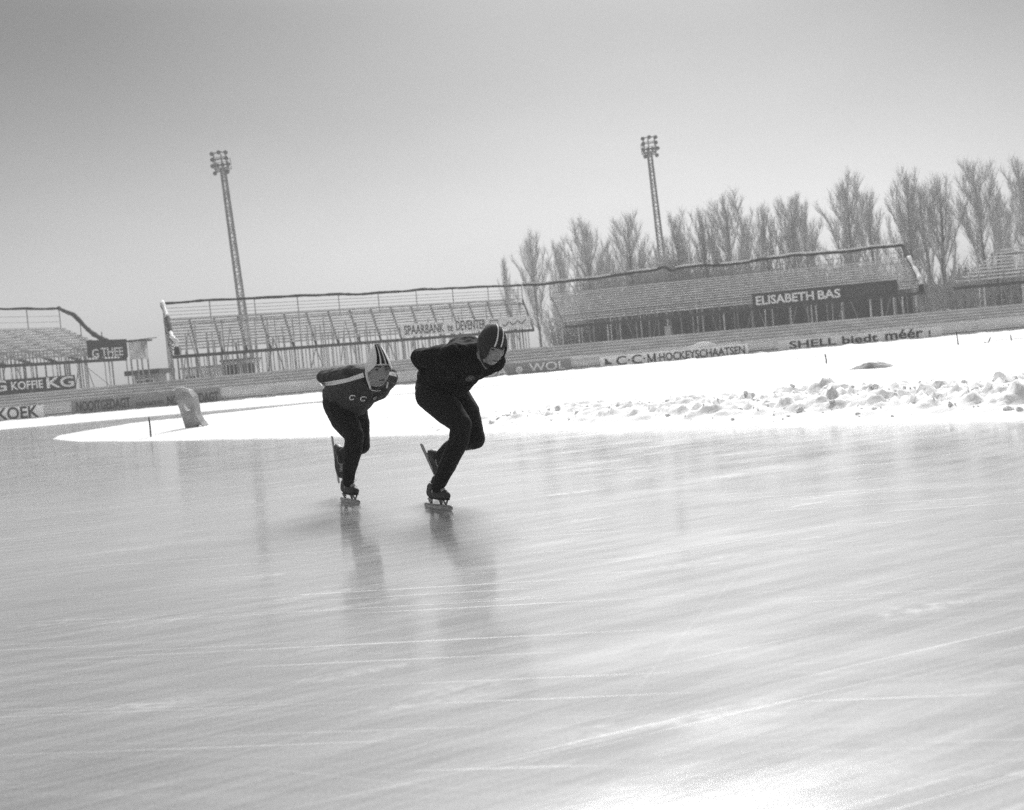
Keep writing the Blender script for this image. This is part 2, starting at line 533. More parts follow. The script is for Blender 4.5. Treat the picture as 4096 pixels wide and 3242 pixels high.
class Sign:
    """a flat board on the vertical plane A-B; letters given by pixel extents"""
    def __init__(s, A, B, xl, xr, ref_y_l, ref_y_r, z0, z1, material, name, label, off=0.0):
        s.A = Vector((A[0], A[1], 0)); s.B = Vector((B[0], B[1], 0))
        s.ax = (s.B - s.A).normalized(); s.len = (s.B - s.A).length
        s.nrm = Vector((s.ax.y, -s.ax.x, 0))
        if s.nrm.y > 0: s.nrm = -s.nrm
        s.org = s.A + s.nrm * off
        s.Bo = s.B + s.nrm * off
        s.x0 = s.at(xl, ref_y_l)[0]; s.x1 = s.at(xr, ref_y_r)[0]
        s.root = empty(name, s.org + s.ax * ((s.x0 + s.x1) / 2) + Vector((0, 0, z0)), label, "sign", "advertising boards and banners round the rink")
        bx = MB(); c = s.org + s.ax * ((s.x0 + s.x1) / 2) + Vector((0, 0, (z0 + z1) / 2))
        bx.beam(c - s.ax * (s.x1 - s.x0) / 2, c + s.ax * (s.x1 - s.x0) / 2, 0.05, z1 - z0)
        bx.build("panel", material, s.root)
        s.z0 = z0; s.z1 = z1
    def at(s, px, py):
        f, z = on_plane(px, py, s.org, s.Bo)
        return f * s.len, z
    def text(s, t, xl, yl, xr, yr, hpx, material, bold=0.03):
        """xl,yl / xr,yr: pixel of the first letter's and last letter's foot; hpx: letter height in pixels"""
        a, za = s.at(xl, yl); b, zb = s.at(xr, yr)
        _, zt = s.at(xl, yl - hpx)
        z = (za + zb) / 2
        return text_mesh(t, material, a, b, z, z + (zt - za), s.org, s.ax, s.nrm, s.root, bold)

# ------------------------------------------------------------------ fence, terrace
FY = 57.0
fence = empty("plank_fence", (0, FY + .06, 0), "long low fence of grey horizontal planks behind the far snow bank", "fence")
for k in range(5):
    b = MB().beam((-36, FY + .06, 0.07 + k * 0.135), (36, FY + .06, 0.07 + k * 0.135), 0.03, 0.09)
    b.build("plank", M_FENCE, fence)
for k in range(25):
    x = -36 + k * 3.0
    MB().box((x, FY + .03, 0.33), 0.08, 0.03, 0.68).build("post", M_WOOD, fence)
terr = empty("standing_terrace", (0, FY + 2, 0), "low grey stepped standing terrace just behind the plank fence", "terrace")
for k in range(5):
    y0 = FY + 0.9 + k * 0.8; z1 = 0.72 + k * 0.155
    w0 = 38
    bx = MB(); 
    bx.beam((-w0, y0 + .4, z1 - .06), (w0, y0 + .4, z1 - .06), 0.84, 0.12)
    bx.beam((-w0, y0 + .05, z1 - .3), (w0, y0 + .05, z1 - .3), 0.06, 0.34)
    bx.build("step", M_TERR, terr)
for k in range(13):
    MB().beam((-36 + 6 * k, FY + 0.5, 0), (-36 + 6 * k, FY + 0.5, 0.75), 0.1, 0.1).build("support", M_STEEL, terr)
# dark hollow under the terrace is closed by its own back board
MB().beam((-38, FY + 5.1, .6), (38, FY + 5.1, .6), 0.06, 1.3).build("back_board", M_WOOD, terr)
FA, FB = (-36, FY - 0.03), (36, FY - 0.03)

# ------------------------------------------------------------------ grandstands
def grandstand(name, label, FL, FR, RL, RR, rows, zdeck=2.6, zrail=6.0, ztop=4.75, frames=8, posts=40, roll='LRT', rails=4,
               back_posts=None, matb=M_WOOD, pickets=0, roll_mat=M_CANVAS, seed=1, cut=(0, 0), braces=8, railsag=0.06, snowy=True, sidesnow=True, rake=.10, rake_m=None, skirt=0.75, bth=.08, laths=0):
    rn = random.Random(seed)
    FL, FR, RL, RR = [Vector((p[0], p[1], 0)) for p in (FL, FR, RL, RR)]
    root = empty(name, (FL + FR) / 2, label, "grandstand", "wooden grandstands behind the rink")
    def pt(s, t, z):      # s along, t front->rear
        return (FL.lerp(FR, s)).lerp(RL.lerp(RR, s), t) + Vector((0, 0, z))
    def rowcut(t): return cut[0] * (1 - t) * 0 + cut[0] * t, 1 - cut[1] * t
    # bench planks, each row a plank for the seat and one for the feet
    for k in range(rows):
        t = 0.06 + 0.88 * k / (rows - 1)
        z = zdeck + 0.42 + (ztop - zdeck - .42) * k / (rows - 1)
        a, b = rowcut(t)
        bx = MB()
        bx.beam(pt(a, t, z), pt(b, t, z), 0.24, bth)
        bx.beam(pt(a, t - .03, z - .035), pt(b, t - .03, z - .035), 0.16, 0.03)
        bx.build("bench", matb, root)
    # raking frames carrying them
    for k in range(frames + 1):
        s = k / frames
        bx = MB()
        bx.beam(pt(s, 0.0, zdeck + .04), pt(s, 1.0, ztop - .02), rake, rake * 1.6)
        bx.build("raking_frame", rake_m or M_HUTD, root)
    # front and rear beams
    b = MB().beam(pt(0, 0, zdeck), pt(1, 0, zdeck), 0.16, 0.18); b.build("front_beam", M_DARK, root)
    MB().beam(pt(cut[0], .97, ztop - .3), pt(1, .97, ztop - .3), 0.1, 0.12).build("rear_beam", M_STEEL, root)
    # posts under the deck: a forest of tubes at several depths
    for k in range(posts):
        s = (k + .5 + rn.uniform(-.25, .25)) / posts
        t = rn.choice((0.02, 0.3, 0.62, 0.98))
        zt = zdeck + (ztop - zdeck) * t - .1
        bx = MB().beam(pt(s, t, -.05), pt(s, t, zt), 0.075, 0.075)
        bx.build("post", M_STEEL if rn.random() < .6 else M_WOOD, root)
    for k in range(braces):
        s = (k + .5) / braces; ds = 0.35 / braces
        t = rn.choice((0.0, 0.35, .7))
        zt = zdeck + (ztop - zdeck) * t - .1
        bx = MB()
        bx.tube([pt(s - ds, t, 0), pt(s, t, zt)], 0.035, 6); bx.tube([pt(s + ds, t, 0), pt(s, t, zt)], 0.035, 6)
        bx.build("brace", M_STEEL, root)
    # rear posts up to the rail, thin rails between them
    nb = back_posts or frames
    if zrail:
        for k in range(nb + 1):
            s = k / nb
            MB().beam(pt(s, 1.0, ztop - .4), pt(s, 1.0, zrail), 0.055, 0.055).build("rear_post", M_STEEL, root)
        for k in range(rails):
            z = ztop + .05 + (zrail - ztop - .1) * (k + .3) / (rails + .6)
            MB().tube([pt(0, 1, z), pt(1, 1, z)], 0.016, 5).build("rear_rail", M_STEEL, root)
    # balustrade along the front
    if pickets:
        MB().beam(pt(0, 0, zdeck + skirt), pt(1, 0, zdeck + skirt), 0.05, 0.05).build("handrail", M_STEEL, root)
        n = pickets
        for k in range(n + 1):
            if rn.random() < .8: MB().beam(pt(k / n, .0, zdeck + .1), pt(k / n, .0, zdeck + skirt - .03), 0.05, 0.05).build("picket", M_STEEL, root)
    for k in range(laths):
        s = (k + .5 + rn.uniform(-.2, .2)) / laths
        zz = zdeck - .02
        MB().beam(pt(s, .5, -.05), pt(s + .0006, .5, zz), 0.11, 0.04).build("lath", matb, root)
    # canvas rolled up along the rear rail and down the sides
    def rolled(path, r, nm="canvas_roll", snow=True, n=10, lump=0.35):
        pts = []; rs = []
        tot = sum((path[i + 1] - path[i]).length for i in range(len(path) - 1))
        for i in range(len(path) - 1):
            st = max(2, int((path[i + 1] - path[i]).length / 0.28))
            for j in range(st):
                pts.append(path[i].lerp(path[i + 1], j / st))
        pts.append(path[-1])
        q = []
        for i, p in enumerate(pts):
            w = noise.noise(Vector((i * .21, seed * 3.3, 0))); w2 = noise.noise(Vector((i * .05, seed * 5.1, 4)))
            w3 = noise.noise(Vector((i * .8, seed * 2.1, 9)))
            q.append(p + Vector((0, 0, w * railsag + w2 * railsag * 2.2)))
            rs.append(r * (1 + lump * w3 + .25 * w))
        o = MB().tube(q, rs, n).build(nm, roll_mat, root, smooth=True)
        if snow and (snowy or 'side' in nm):
            sn = MB()
            run = []
            for i, p in enumerate(q):
                g = noise.noise(Vector((i * .13, 7, seed)))
                sd_ = 'side' in nm
                if g > (-0.22 if sd_ else -0.05) and i < len(q) - 1: run.append((p + Vector((0, 0, rs[i] * (.7 if sd_ else .85))), rs[i] * ((.8 if sd_ else .5) + .7 * abs(g))))
                else:
                    if len(run) > 3: MB().tube([a for a, _ in run], [c for _, c in run], 6).build("snow_cap", M_SNOW, root, smooth=True)
                    run = []
            if len(run) > 3: MB().tube([a for a, _ in run], [c for _, c in run], 6).build("snow_cap", M_SNOW, root, smooth=True)
        return o
    if 'T' in roll: rolled([pt(0, 1, zrail), pt(1, 1, zrail)], 0.085)
    if 'L' in roll: rolled([pt(0, 1, zrail), pt(0.003, .75, zrail - .75), pt(.004, .45, zdeck + 1.9), pt(.005, .15, zdeck + 1.0), pt(.012, .02, zdeck + .75), pt(.011, 0, zdeck + .1)], 0.15, "side_roll", snow=sidesnow, lump=.5)
    if 'R' in roll: rolled([pt(1, 1, zrail), pt(.997, .75, zrail - .75), pt(.996, .45, zdeck + 1.9), pt(.995, .15, zdeck + 1.0), pt(.992, .02, zdeck + .75), pt(.992, 0, zdeck + .1)], 0.15, "side_roll", snow=sidesnow, lump=.5)
    for side in (0, 1):
        if ('L' if side == 0 else 'R') in roll:
            bx = MB()
            for t in (0, .33, .66, 1):
                bx.tube([pt(side, t, -.05), pt(side, t, zdeck + .9 + t * (zrail - zdeck - .9))], 0.035, 6)
            bx.tube([pt(side, 0, .3), pt(side, .66, zdeck)], 0.03, 6)
            bx.build("side_frame", M_STEEL, root)
    return root, pt

A_FL = P(690, 1430, 62); A_FR = P(2135, 1325, 75.5); A_RL = P(650, 1215, 67.5); A_RR = P(2085, 1140, 81)
standA, ptA = grandstand("grandstand", "see-through middle grandstand with rows of bare benches and rolled canvas along its top",
    A_FL, A_FR, A_RL, A_RR, 11, ztop=4.95, frames=17, posts=62, laths=98, bth=.10, snowy=False, roll='LT', rails=4, back_posts=9, pickets=70, seed=2, cut=(0, .03), braces=10)
B_FL = P(2262, 1318, 75.5); B_FR = P(3700, 1172, 69.5); B_RL = P(2090, 1135, 81.1); B_RR = P(3612, 985, 75)
B_RL2 = B_RL.lerp(B_RR, .075)
standB, ptB = grandstand("grandstand", "long right grandstand with bare benches in front of the leafless poplars",
    B_FL, B_FR, B_RL2, B_RR, 13, ztop=5.1, rake=.05, rake_m=M_STEEL, frames=16, posts=44, bth=.06, roll='R', rails=2, back_posts=12, pickets=60, seed=5, matb=M_WOODL, braces=8)
# the rolled canvas of the right stand runs on to the middle stand
def long_roll():
    path = [B_RL.copy(), B_RL2.copy(), B_RR.copy()]
    q = []; rs = []
    a = Vector((B_RL.x, B_RL.y, 6.0)); b = Vector((B_RR.x, B_RR.y, 6.02))
    n = 150
    for i in range(n + 1):
        t = i / n
        p = a.lerp(b, t)
        w = noise.noise(Vector((i * .17, 1.3, 0))); w2 = noise.noise(Vector((i * .04, 8.3, 0)))
        dip = -0.22 * math.exp(-((t - .41) / .012) ** 2) + .16 * math.exp(-((t - .39) / .02) ** 2)
        q.append(p + Vector((0, 0, .07 * w + .16 * w2 + dip))); rs.append(.10 * (1 + .3 * noise.noise(Vector((i * .8, 5, 0)))))
    MB().tube(q, rs, 10).build("canvas_roll", M_CANVAS, standB, smooth=True)
    sn = MB(); run = []
    for i, p in enumerate(q):
        g = noise.noise(Vector((i * .11, 3, 2)))
        if g > -0.2: run.append((p + Vector((0, 0, rs[i] * .95)), rs[i] * (.75 + .4 * abs(g))))
        else:
            if len(run) > 3: MB().tube([a_ for a_, _ in run], [c for _, c in run], 6).build("snow_cap", M_SNOW, standB, smooth=True)
            run = []
    if len(run) > 3: MB().tube([a_ for a_, _ in run], [c for _, c in run], 6).build("snow_cap", M_SNOW, standB, smooth=True)
long_roll()
# left stand, its front turned towards the track
lf1 = Vector((-23.7, 70.3, 0)); lf0 = Vector((-29.6, 59.8, 0)); lr1 = Vector((-30.6, 78.1, 0)); lr0 = Vector((-38.4, 64.7, 0))
standC, ptC = grandstand("grandstand", "left grandstand seen at an angle with canvas rolled down its sloping side",
    lf0, lf1, lr0, lr1, 11, frames=7, posts=44, roll='RT', rails=3, back_posts=6, pickets=50, seed=9, braces=4, matb=M_WOOD, zdeck=2.96, zrail=7.1, ztop=5.6, bth=.13, snowy=False, sidesnow=False)
D_FL = P(3816, 1156, 65.7); D_FR = P(4700, 1075, 65.0); D_RL = P(3820, 1010, 71.5); D_RR = P(4700, 920, 71)
standD, ptD = grandstand("grandstand", "cut off grandstand at the right edge with its bench rows ending in steps",
    D_FL, D_FR, D_RL, D_RR, 9, ztop=4.9, zrail=0, frames=5, posts=26, roll='', rails=0, pickets=26, seed=12, cut=(.22, 0), matb=M_WOODL, braces=3)

# ------------------------------------------------------------------ signs
s = Sign(FA, FB, -230, 175, 1650, 1650, -0.02, 0.66, M_SIGNW, "advertising_board", "white board lettered KOEK at the left edge of the fence", .02)
s.text("KOEK", -8, 1683, 158, 1671, 50, M_INK, .045)
s = Sign(FA, FB, 287, 885, 1640, 1600, 0.02, 0.72, M_SIGNG, "advertising_board", "grey board with black NOOITGEDAGT schaatsen lettering left of the skaters", .02)
s.text("NOOITGEDAGT", 308, 1648, 524, 1630, 40, M_INK, .04)
s.text("schaatsen", 546, 1624, 655, 1617, 20, M_INKM, .02)
s.text("NOOITGEDAGT", 672, 1623, 876, 1604, 38, M_INK, .04)
s = Sign(FA, FB, 1790, 2283, 1480, 1440, 0.0, 0.58, M_SIGNG, "advertising_board", "dark grey board with white WOL lettering right behind the leading skater", .02)
s.text("SCHEDA", 1812, 1522, 2030, 1500, 32, M_LETW, .035)
s.text("WOL", 2118, 1487, 2262, 1478, 34, M_LETW, .02)
# the round flower mark between the words
a, z = s.at(2077, 1480)
bx = MB()
c0 = s.org + s.ax * a + Vector((0, 0, z)) + s.nrm * .045
for k in range(8):
    t = k * math.pi / 4
    p = c0 + s.ax * math.cos(t) * .13 + Vector((0, 0, math.sin(t) * .13))
    bx.ball(p, .055, (1, .25, 1), None, 8, 6)
bx.ball(c0, .06, (1, .25, 1), None, 8, 6)
bx.build("flower_mark", M_LETW, s.root)
s = Sign(FA, FB, 2400, 2992, 1450, 1400, 0.0, 0.56, M_SIGNW, "advertising_board", "white board reading C.C.M. HOCKEYSCHAATSEN with snow on top", .02)
s.text("C·C·", 2466, 1463, 2584, 1452, 36, M_INK, .03)
a0, z0 = s.at(2591, 1453); a1, z1 = s.at(2620, 1415)
bx = MB(); dz = z1 - z0; da = a1 - a0
def mp_(u, v): return s.org + s.nrm * (.045) + s.ax * (a0 + da * u) + Vector((0, 0, z0 + dz * v))
for q0, q1, w_ in (((.08, 0), (.08, 1), .05), ((.92, 0), (.92, 1), .09), ((.08, .95), (.5, .1), .08), ((.5, .1), (.92, .95), .04), ((-.06, .03), (.22, .03), .03), ((.78, .03), (1.08, .03), .03), ((-.06, .97), (.14, .97), .03), ((.86, .97), (1.08, .97), .03)):
    bx.beam(mp_(*q0), mp_(*q1), .012, w_, up=s.nrm.cross((mp_(*q1) - mp_(*q0)).normalized()))
bx.ball(s.org + s.nrm * .05 + s.ax * (a1 + .12) + Vector((0, 0, z0 + dz * .45)), .035, (1, .3, 1), None, 8, 6)
bx.build("lettering", M_INK, s.root)
s.text("HOCKEYSCHAATSEN", 2638, 1447, 2981, 1415, 33, M_INKM, .04)
a, z = s.at(2420, 1462)
o = s.org + s.nrm * .05
bx = MB()
def pp(dx, dz): return o + s.ax * (a + dx) + Vector((0, 0, z + dz))
k0 = len(bx.v); outline = [(0, .02), (.36, .02), (.36, .1), (.2, .14), (.12, .3), (0, .36), (.03, .2)]
for q in outline: bx.v.append(pp(*q))
for q in outline: bx.v.append(pp(*q) - s.nrm * .02)
n_ = len(outline); bx.f.append(list(range(n_))); bx.f.append(list(range(2 * n_ - 1, n_ - 1, -1)))
for i in range(n_): bx.f.append([i, i + n_, (i + 1) % n_ + n_, (i + 1) % n_])
bx.build("boot_mark", M_INKM, s.root)
# snow lying on that board
bx = MB()
pts = []; rs = []
for i in range(30):
    u = i / 29
    a, z = s.at(2690 + 170 * u, 1410 - 20 * u)
    pts.append(s.org + s.ax * a + Vector((0, 0.05, .57 + .14 * math.exp(-((u - .75) / .25) ** 2)))); rs.append(.04 + .08 * math.exp(-((u - .7) / .3) ** 2))
bx.tube(pts, rs, 8)
tag(bx.build("snow_heap", M_SNOW, smooth=True), "small heap of snow lying on top of the white hockey skates board", "snow heap")
s = Sign(FA, FB, 3112, 3765, 1390, 1320, 0.0, 0.55, M_SIGNP, "advertising_board", "light grey board with dark SHELL biedt méér ! lettering at the right", .02)
s.text("SHELL", 3158, 1395, 3345, 1381, 30, M_INK, .035)
s.text("biedt", 3369, 1378, 3512, 1366, 32, M_INK, .045)
s.text("méér", 3541, 1363, 3692, 1349, 37, M_INK, .045)
s.text("!", 3714, 1347, 3723, 1347, 25, M_INK, .03)
# banners on the stands
s = Sign(A_FL, A_FR, 1603, 2121, 1320, 1290, 2.78, 3.55, M_SIGNP, "banner", "pale banner lettered SPAARBANK te DEVENTER on the middle grandstand", .12)
s.text("SPAARBANK", 1618, 1343, 1777, 1329, 38, M_INKM, .035)
s.text("te", 1790, 1328, 1812, 1326, 28, M_INKM, .03)
s.text("DEVENTER", 1825, 1326, 1944, 1313, 38, M_INKM, .035)
a0, z0 = s.at(1962, 1312); a1, z1 = s.at(1990, 1282)
bx = MB()
q = [s.org + s.ax * a_ + Vector((0, 0, z_)) + s.nrm * .05 for a_, z_ in ((a0, z0), (a1, z0), (a1, z1), (a0, z1), (a0, z0))]
for i in range(4): bx.beam(q[i], q[i + 1], .02, .06)
bx.build("square_mark", M_INKM, s.root)
bx = MB(); pts = []
for i in range(24):
    a_, z_ = s.at(2010 + i * 4.0, 1300 - i * .6 + 7 * math.sin(i * .75))
    pts.append(s.org + s.ax * a_ + Vector((0, 0, z_)) + s.nrm * .05)
bx.tube(pts, .03, 5)
bx.build("swash_mark", M_INKM, s.root)
zb = on_plane(3011, 1235, B_FL, B_FR)[1]; zt = on_plane(3011, 1178, B_FL, B_FR)[1]
s = Sign(B_FL, B_FR, 3009, 3590, 1205, 1145, zb, zt, M_SIGND, "banner", "black banner with white ELISABETH BAS and dim SIGAREN lettering on the right grandstand", .12)
s.text("ELISABETH", 3025, 1222, 3257, 1201, 36, M_LETW, .05)
s.text("BAS", 3272, 1199, 3363, 1191, 36, M_LETW, .05)
s.text("SIGAREN", 3380, 1189, 3568, 1171, 34, M_LETG, .03)
s = Sign(lf0, lf1, 352, 510, 1420, 1410, 3.15, 4.2, M_SIGND, "banner", "black banner with white THEE lettering at the end of the left grandstand", .12)
s.text("G", 368, 1434, 395, 1432, 36, M_LETW, .04)
s.text("THEE", 405, 1428, 492, 1421, 34, M_LETW, .04)
s = Sign(lf0, lf1, -190, 300, 1550, 1520, 1.35, 2.2, M_SIGND, "banner", "black banner lettered KG KOFFIE KG under the left grandstand", .12)
s.text("KG", -90, 1572, 27, 1568, 46, M_LETW, .04)
s.text("KOFFIE", 45, 1562, 172, 1553, 34, M_LETW, .04)
s.text("KG", 187, 1556, 296, 1546, 44, M_LETW, .04)

# ------------------------------------------------------------------ light masts
def mast(px_top, py_top, Yd, label, rz, tilt):
    T = P(px_top, py_top, Yd)
    Hh = T.z
    base = Vector((T.x + math.tan(tilt) * Hh, Yd, 0))
    root = empty("light_mast", (0, 0, 0), label, "light mast", "floodlight masts behind the stands")
    hs = Hh - 1.5
    w0, w1 = 0.31, 0.18
    bx = MB(); n = 26
    cs = [(-1, -1), (1, -1), (1, 1), (-1, 1)]
    for cx, cy in cs: bx.beam((cx * w0, cy * w0, 0), (cx * w1, cy * w1, hs), 0.10, 0.10)
    bx.build("leg_frame", M_MAST, root)
    bx = MB()
    for k in range(n):
        za, zb_ = hs * k / n, hs * (k + 1) / n
        wa = w0 + (w1 - w0) * k / n; wb = w0 + (w1 - w0) * (k + 1) / n
        for i in range(4):
            a = cs[i]; b = cs[(i + 1) % 4]
            if k % 2: a, b = b, a
            bx.beam((a[0] * wa, a[1] * wa, za), (b[0] * wb, b[1] * wb, zb_), 0.05, 0.05)
            bx.beam((a[0] * wa, a[1] * wa, za), (b[0] * wa, b[1] * wa, za), 0.04, 0.04)
    bx.build("lattice", M_MAST, root)
    bx = MB()
    for x in (-.11, .11): bx.beam((x, -.3, 0), (x, -.3, hs), .03, .03)
    for k in range(int(hs / .5)): bx.beam((-.11, -.3, k * .5), (.11, -.3, k * .5), .02, .02)
    bx.build("ladder", M_MAST, root)
    bx = MB()
    bx.box((0, 0, hs), 1.3, 1.0, .10)
    for x in (-.65, .65):
        for y in (-.5, .5): bx.beam((x, y, hs), (x, y, hs + 1.0), .05, .05)
    for y in (-.5, .5): bx.beam((-.65, y, hs + .95), (.65, y, hs + .95), .05, .05); bx.beam((-.65, y, hs + .5), (.65, y, hs + .5), .04, .04)
    bx.build("platform", M_MAST, root)
    bx = MB()
    for x in (-.52, .52): bx.beam((x, -.55, hs - .45), (x, -.55, hs + 1.4), .10, .10)
    for z in (-.3, .25, .8, 1.35): bx.beam((-.7, -.55, hs + z), (.7, -.55, hs + z), .09, .09)
    bx.beam((0, 0, hs), (0, 0, hs + 1.3), .1, .1)
    bx.build("lamp_frame", M_MAST, root)
    for (x, z) in ((-.6, 1.35), (-.62, .85), (-.68, .3), (-.55, -.35), (.62, 1.35), (.6, .85), (.7, .3), (.55, -.35), (0.02, 1.42), (-.22, .3), (.22, .3)):
        f = MB()
        f.tube([(x, -.45, hs + z), (x, -.5, hs + z), (x, -.62, hs + z - .03), (x, -.85, hs + z - .12)], [.06, .10, .14, .19], 12)
        f.build("floodlight", M_LAMP, root, smooth=True)
    root.location = base
    root.rotation_euler = (0, -tilt, rz)
    for ch in root.children: ch.matrix_parent_inverse = Matrix()
    return root
mast(882, 608, 100, "tall lattice floodlight mast rising behind the left end of the middle grandstand", 0, R(2.2))
mast(2590, 548, 108, "tall lattice floodlight mast standing among the poplars", 0, R(2.0))

# ------------------------------------------------------------------ trees
def branch(mb, p, d, ln, r0, r1, rn, segs=4, n=5, up=0.25, wob=0.12):
    pts = [Vector(p)]; rs = [r0]; dd = Vector(d).normalized()
    for i in range(segs):
        dd = (dd + Vector((rn.gauss(0, wob), rn.gauss(0, wob), up))).normalized()
        pts.append(pts[-1] + dd * ln / segs); rs.append(r0 + (r1 - r0) * (i + 1) / segs)
    mb.tube(pts, rs, n, cap=False)
    return pts, rs
def at(pts, t):
    x = t * (len(pts) - 1); i = min(int(x), len(pts) - 2)
    return pts[i].lerp(pts[i + 1], x - i), (pts[i + 1] - pts[i]).normalized()
def poplar(seed, spread=1.0, dens=1.0, hgt=12.0, low=.22, forks=3):
    """bare poplar: trunk mesh and crown mesh (limbs, branches, twigs)"""
    rn = random.Random(seed)
    tr = MB(); cr_ = MB()
    tp, trs = branch(tr, (0, 0, 0), (rn.gauss(0, .02), 0, 1), hgt * .97, .17, .02, rn, 10, 8, .6, .03)
    limbs = []
    for k in range(int(22 * dens)):
        t = low + (0.92 - low) * (k / (22 * dens)) ** .9
        p, d = at(tp, t)
        az = k * 2.4 + rn.uniform(-.5, .5)
        out = Vector((math.cos(az), math.sin(az), 0))
        ln = hgt * (0.52 * (1 - t) + .10) * rn.uniform(.8, 1.15)
        dirn = out * (0.62 * spread * rn.uniform(.6, 1.3)) + Vector((0, 0, 1))
        pts, rs = branch(cr_, p, dirn, ln, .055 * (1.15 - t), .008, rn, 6, 5, .13, .06)
        limbs.append(pts)
    limbs.append(tp[3:])
    for pts in limbs:
        L_ = sum((pts[i + 1] - pts[i]).length for i in range(len(pts) - 1))
        nb = max(6, int(L_ * 4.5 * dens))
        for j in range(nb):
            t = .12 + .88 * (j + 1) / nb
            p, d = at(pts, t)
            o_ = Vector((rn.gauss(0, 1), rn.gauss(0, 1), rn.gauss(0, .3))).normalized()
            dirn = d + o_ * .55 * spread + Vector((0, 0, .25))
            bp_, _ = branch(cr_, p, dirn, (.7 + .9 * rn.random()) * (1.15 - .6 * t), .015, .007, rn, 3, 3, .14, .1)
            for q in range(int(12 * dens)):
                p2, d2 = at(bp_, .15 + .85 * rn.random())
                o2 = Vector((rn.gauss(0, 1), rn.gauss(0, 1), rn.gauss(0, .5))).normalized()
                branch(cr_, p2, d2 + o2 * .6 + Vector((0, 0, .3)), rn.uniform(.35, .8), .0065, .004, rn, 2, 3, .14, .14)
    return tr, cr_
variants = []
for sd, sp, dn in ((11, 1.0, 1.0), (23, .75, .9), (37, 1.2, 1.05), (41, .5, .8)):
    a, b = poplar(sd, sp, dn)
    ta = a.mesh("trunk"); tb = b.mesh("crown")
    ta.materials.append(M_BARK); tb.materials.append(M_TWIG)
    variants.append((ta, tb))
TREES = [  # top pixel x, y, depth, variant, width factor, label
    (2012, 1032, 84, 3, .8, "slim short bare poplar furthest left, rising over the join of the stands"),
    (2112, 938, 82, 0, .9, "bare poplar second from the left of the tree row"),
    (2222, 962, 90, 1, 1.0, "bare poplar between the leftmost wide pair, faint behind the stand roofline"),
    (2332, 880, 83, 0, 1.05, "wide bare poplar left of the bright gap near the light mast"),
    (2418, 968, 92, 1, .9, "low bare poplar filling the space left of the mast group"),
    (2490, 852, 84, 2, .9, "broad bare poplar just left of the light mast"),
    (2622, 985, 92, 1, .8, "low bare poplar at the foot of the light mast"),
    (2692, 852, 85, 1, 1.1, "bare poplar just right of the light mast"),
    (2795, 836, 84, 3, 1.2, "dark narrow bare poplar left of the tall forked one"),
    (2893, 778, 83, 0, 1.05, "tall forked bare poplar in the middle of the right group"),
    (2975, 850, 90, 1, .8, "bare poplar leaning beside the tall forked one"),
    (3048, 816, 84, 3, 1.1, "slender bare poplar standing alone between two wide ones"),
    (3150, 778, 84, 2, .95, "bushy bare poplar above the letters ELISABETH"),
    (3205, 800, 90, 1, .9, "bare poplar tucked behind the bushy one"),
    (3372, 706, 82, 0, 1.05, "tall wide bare poplar above the letters SIGAREN"),
    (3465, 760, 88, 1, 1.0, "bare poplar right of the tall wide one above the banner"),
    (3612, 692, 81, 0, 1.0, "tall bare poplar above the right end of the canvas roll"),
    (3678, 740, 88, 3, 1.3, "thin bare poplar behind the end of the right grandstand"),
    (3742, 700, 80, 3, 1.5, "straight bare poplar in the gap between the right stands"),
    (3905, 634, 79, 2, .95, "tallest bare poplar above the far right grandstand"),
    (3985, 760, 86, 1, 1.0, "bare poplar just right of the tallest one"),
    (4090, 640, 79, 0, 1.0, "bare poplar cut by the right edge of the photo"),
]
rnd = random.Random(8)
TILT = R(1.6)
for (px, py, Yd, vi, wf, lab) in TREES:
    T = P(px, py, Yd)
    s_ = T.z / 12.0 * .945
    root = empty("poplar_tree", (T.x + math.tan(TILT) * T.z, Yd, 0), lab, "tree", "bare poplars behind the right grandstands")
    root.rotation_euler = (0, -TILT, rnd.random() * 6.28)
    root.rotation_mode = 'ZYX' if False else 'XYZ'
    root.scale = (s_ * wf * 1.05, s_ * wf * 1.05, s_)
    for me, nm in zip(variants[vi], ("trunk", "crown")):
        c = bpy.data.objects.new(nm, me); COL.objects.link(c); c.parent = root
    # lean first, then turn: put both in one matrix order
    root.rotation_euler = (Matrix.Rotation(-TILT, 3, 'Y') @ Matrix.Rotation(rnd.random() * 6.28, 3, 'Z')).to_euler()

# shrubs and undergrowth behind the right stands
def shrub(seed):
    rn = random.Random(seed); mb = MB()
    for k in range(150):
        az = rn.random() * 6.28; r = 1.4 * rn.random() ** .6
        p = Vector((math.cos(az) * r, math.sin(az) * r * .6, 0))
        d = Vector((math.cos(az) * .35 * r, math.sin(az) * .3 * r, 1))
        hh = (3.0 - .6 * r) * rn.uniform(.7, 1.05)
        pts, _ = branch(mb, p, d, hh, .02, .008, rn, 4, 3, .15, .1)
        for q in range(9):
            p2, d2 = at(pts, .25 + .75 * rn.random())
            o2 = Vector((rn.gauss(0, 1), rn.gauss(0, 1), rn.gauss(0, .5))).normalized()
            branch(mb, p2, d2 + o2 * .8, rn.uniform(.3, .8), .011, .006, rn, 2, 3, .15, .1)
    return mb
sv = []
for q in (3, 5):
    me = shrub(q).mesh("shrub"); me.materials.append(M_TWIG); sv.append(me)
SHR = [(2330, 1130, 86), (2440, 1080, 88), (2560, 1010, 88), (2650, 1040, 87), (2755, 985, 88), (2850, 1030, 87), (2960, 1060, 87), (3080, 1040, 87),
       (3230, 1040, 87), (3350, 1020, 88), (3480, 1040, 86), (3600, 1060, 85), (3790, 1090, 78), (3880, 1040, 80), (3990, 1020, 80), (4080, 1000, 80)]
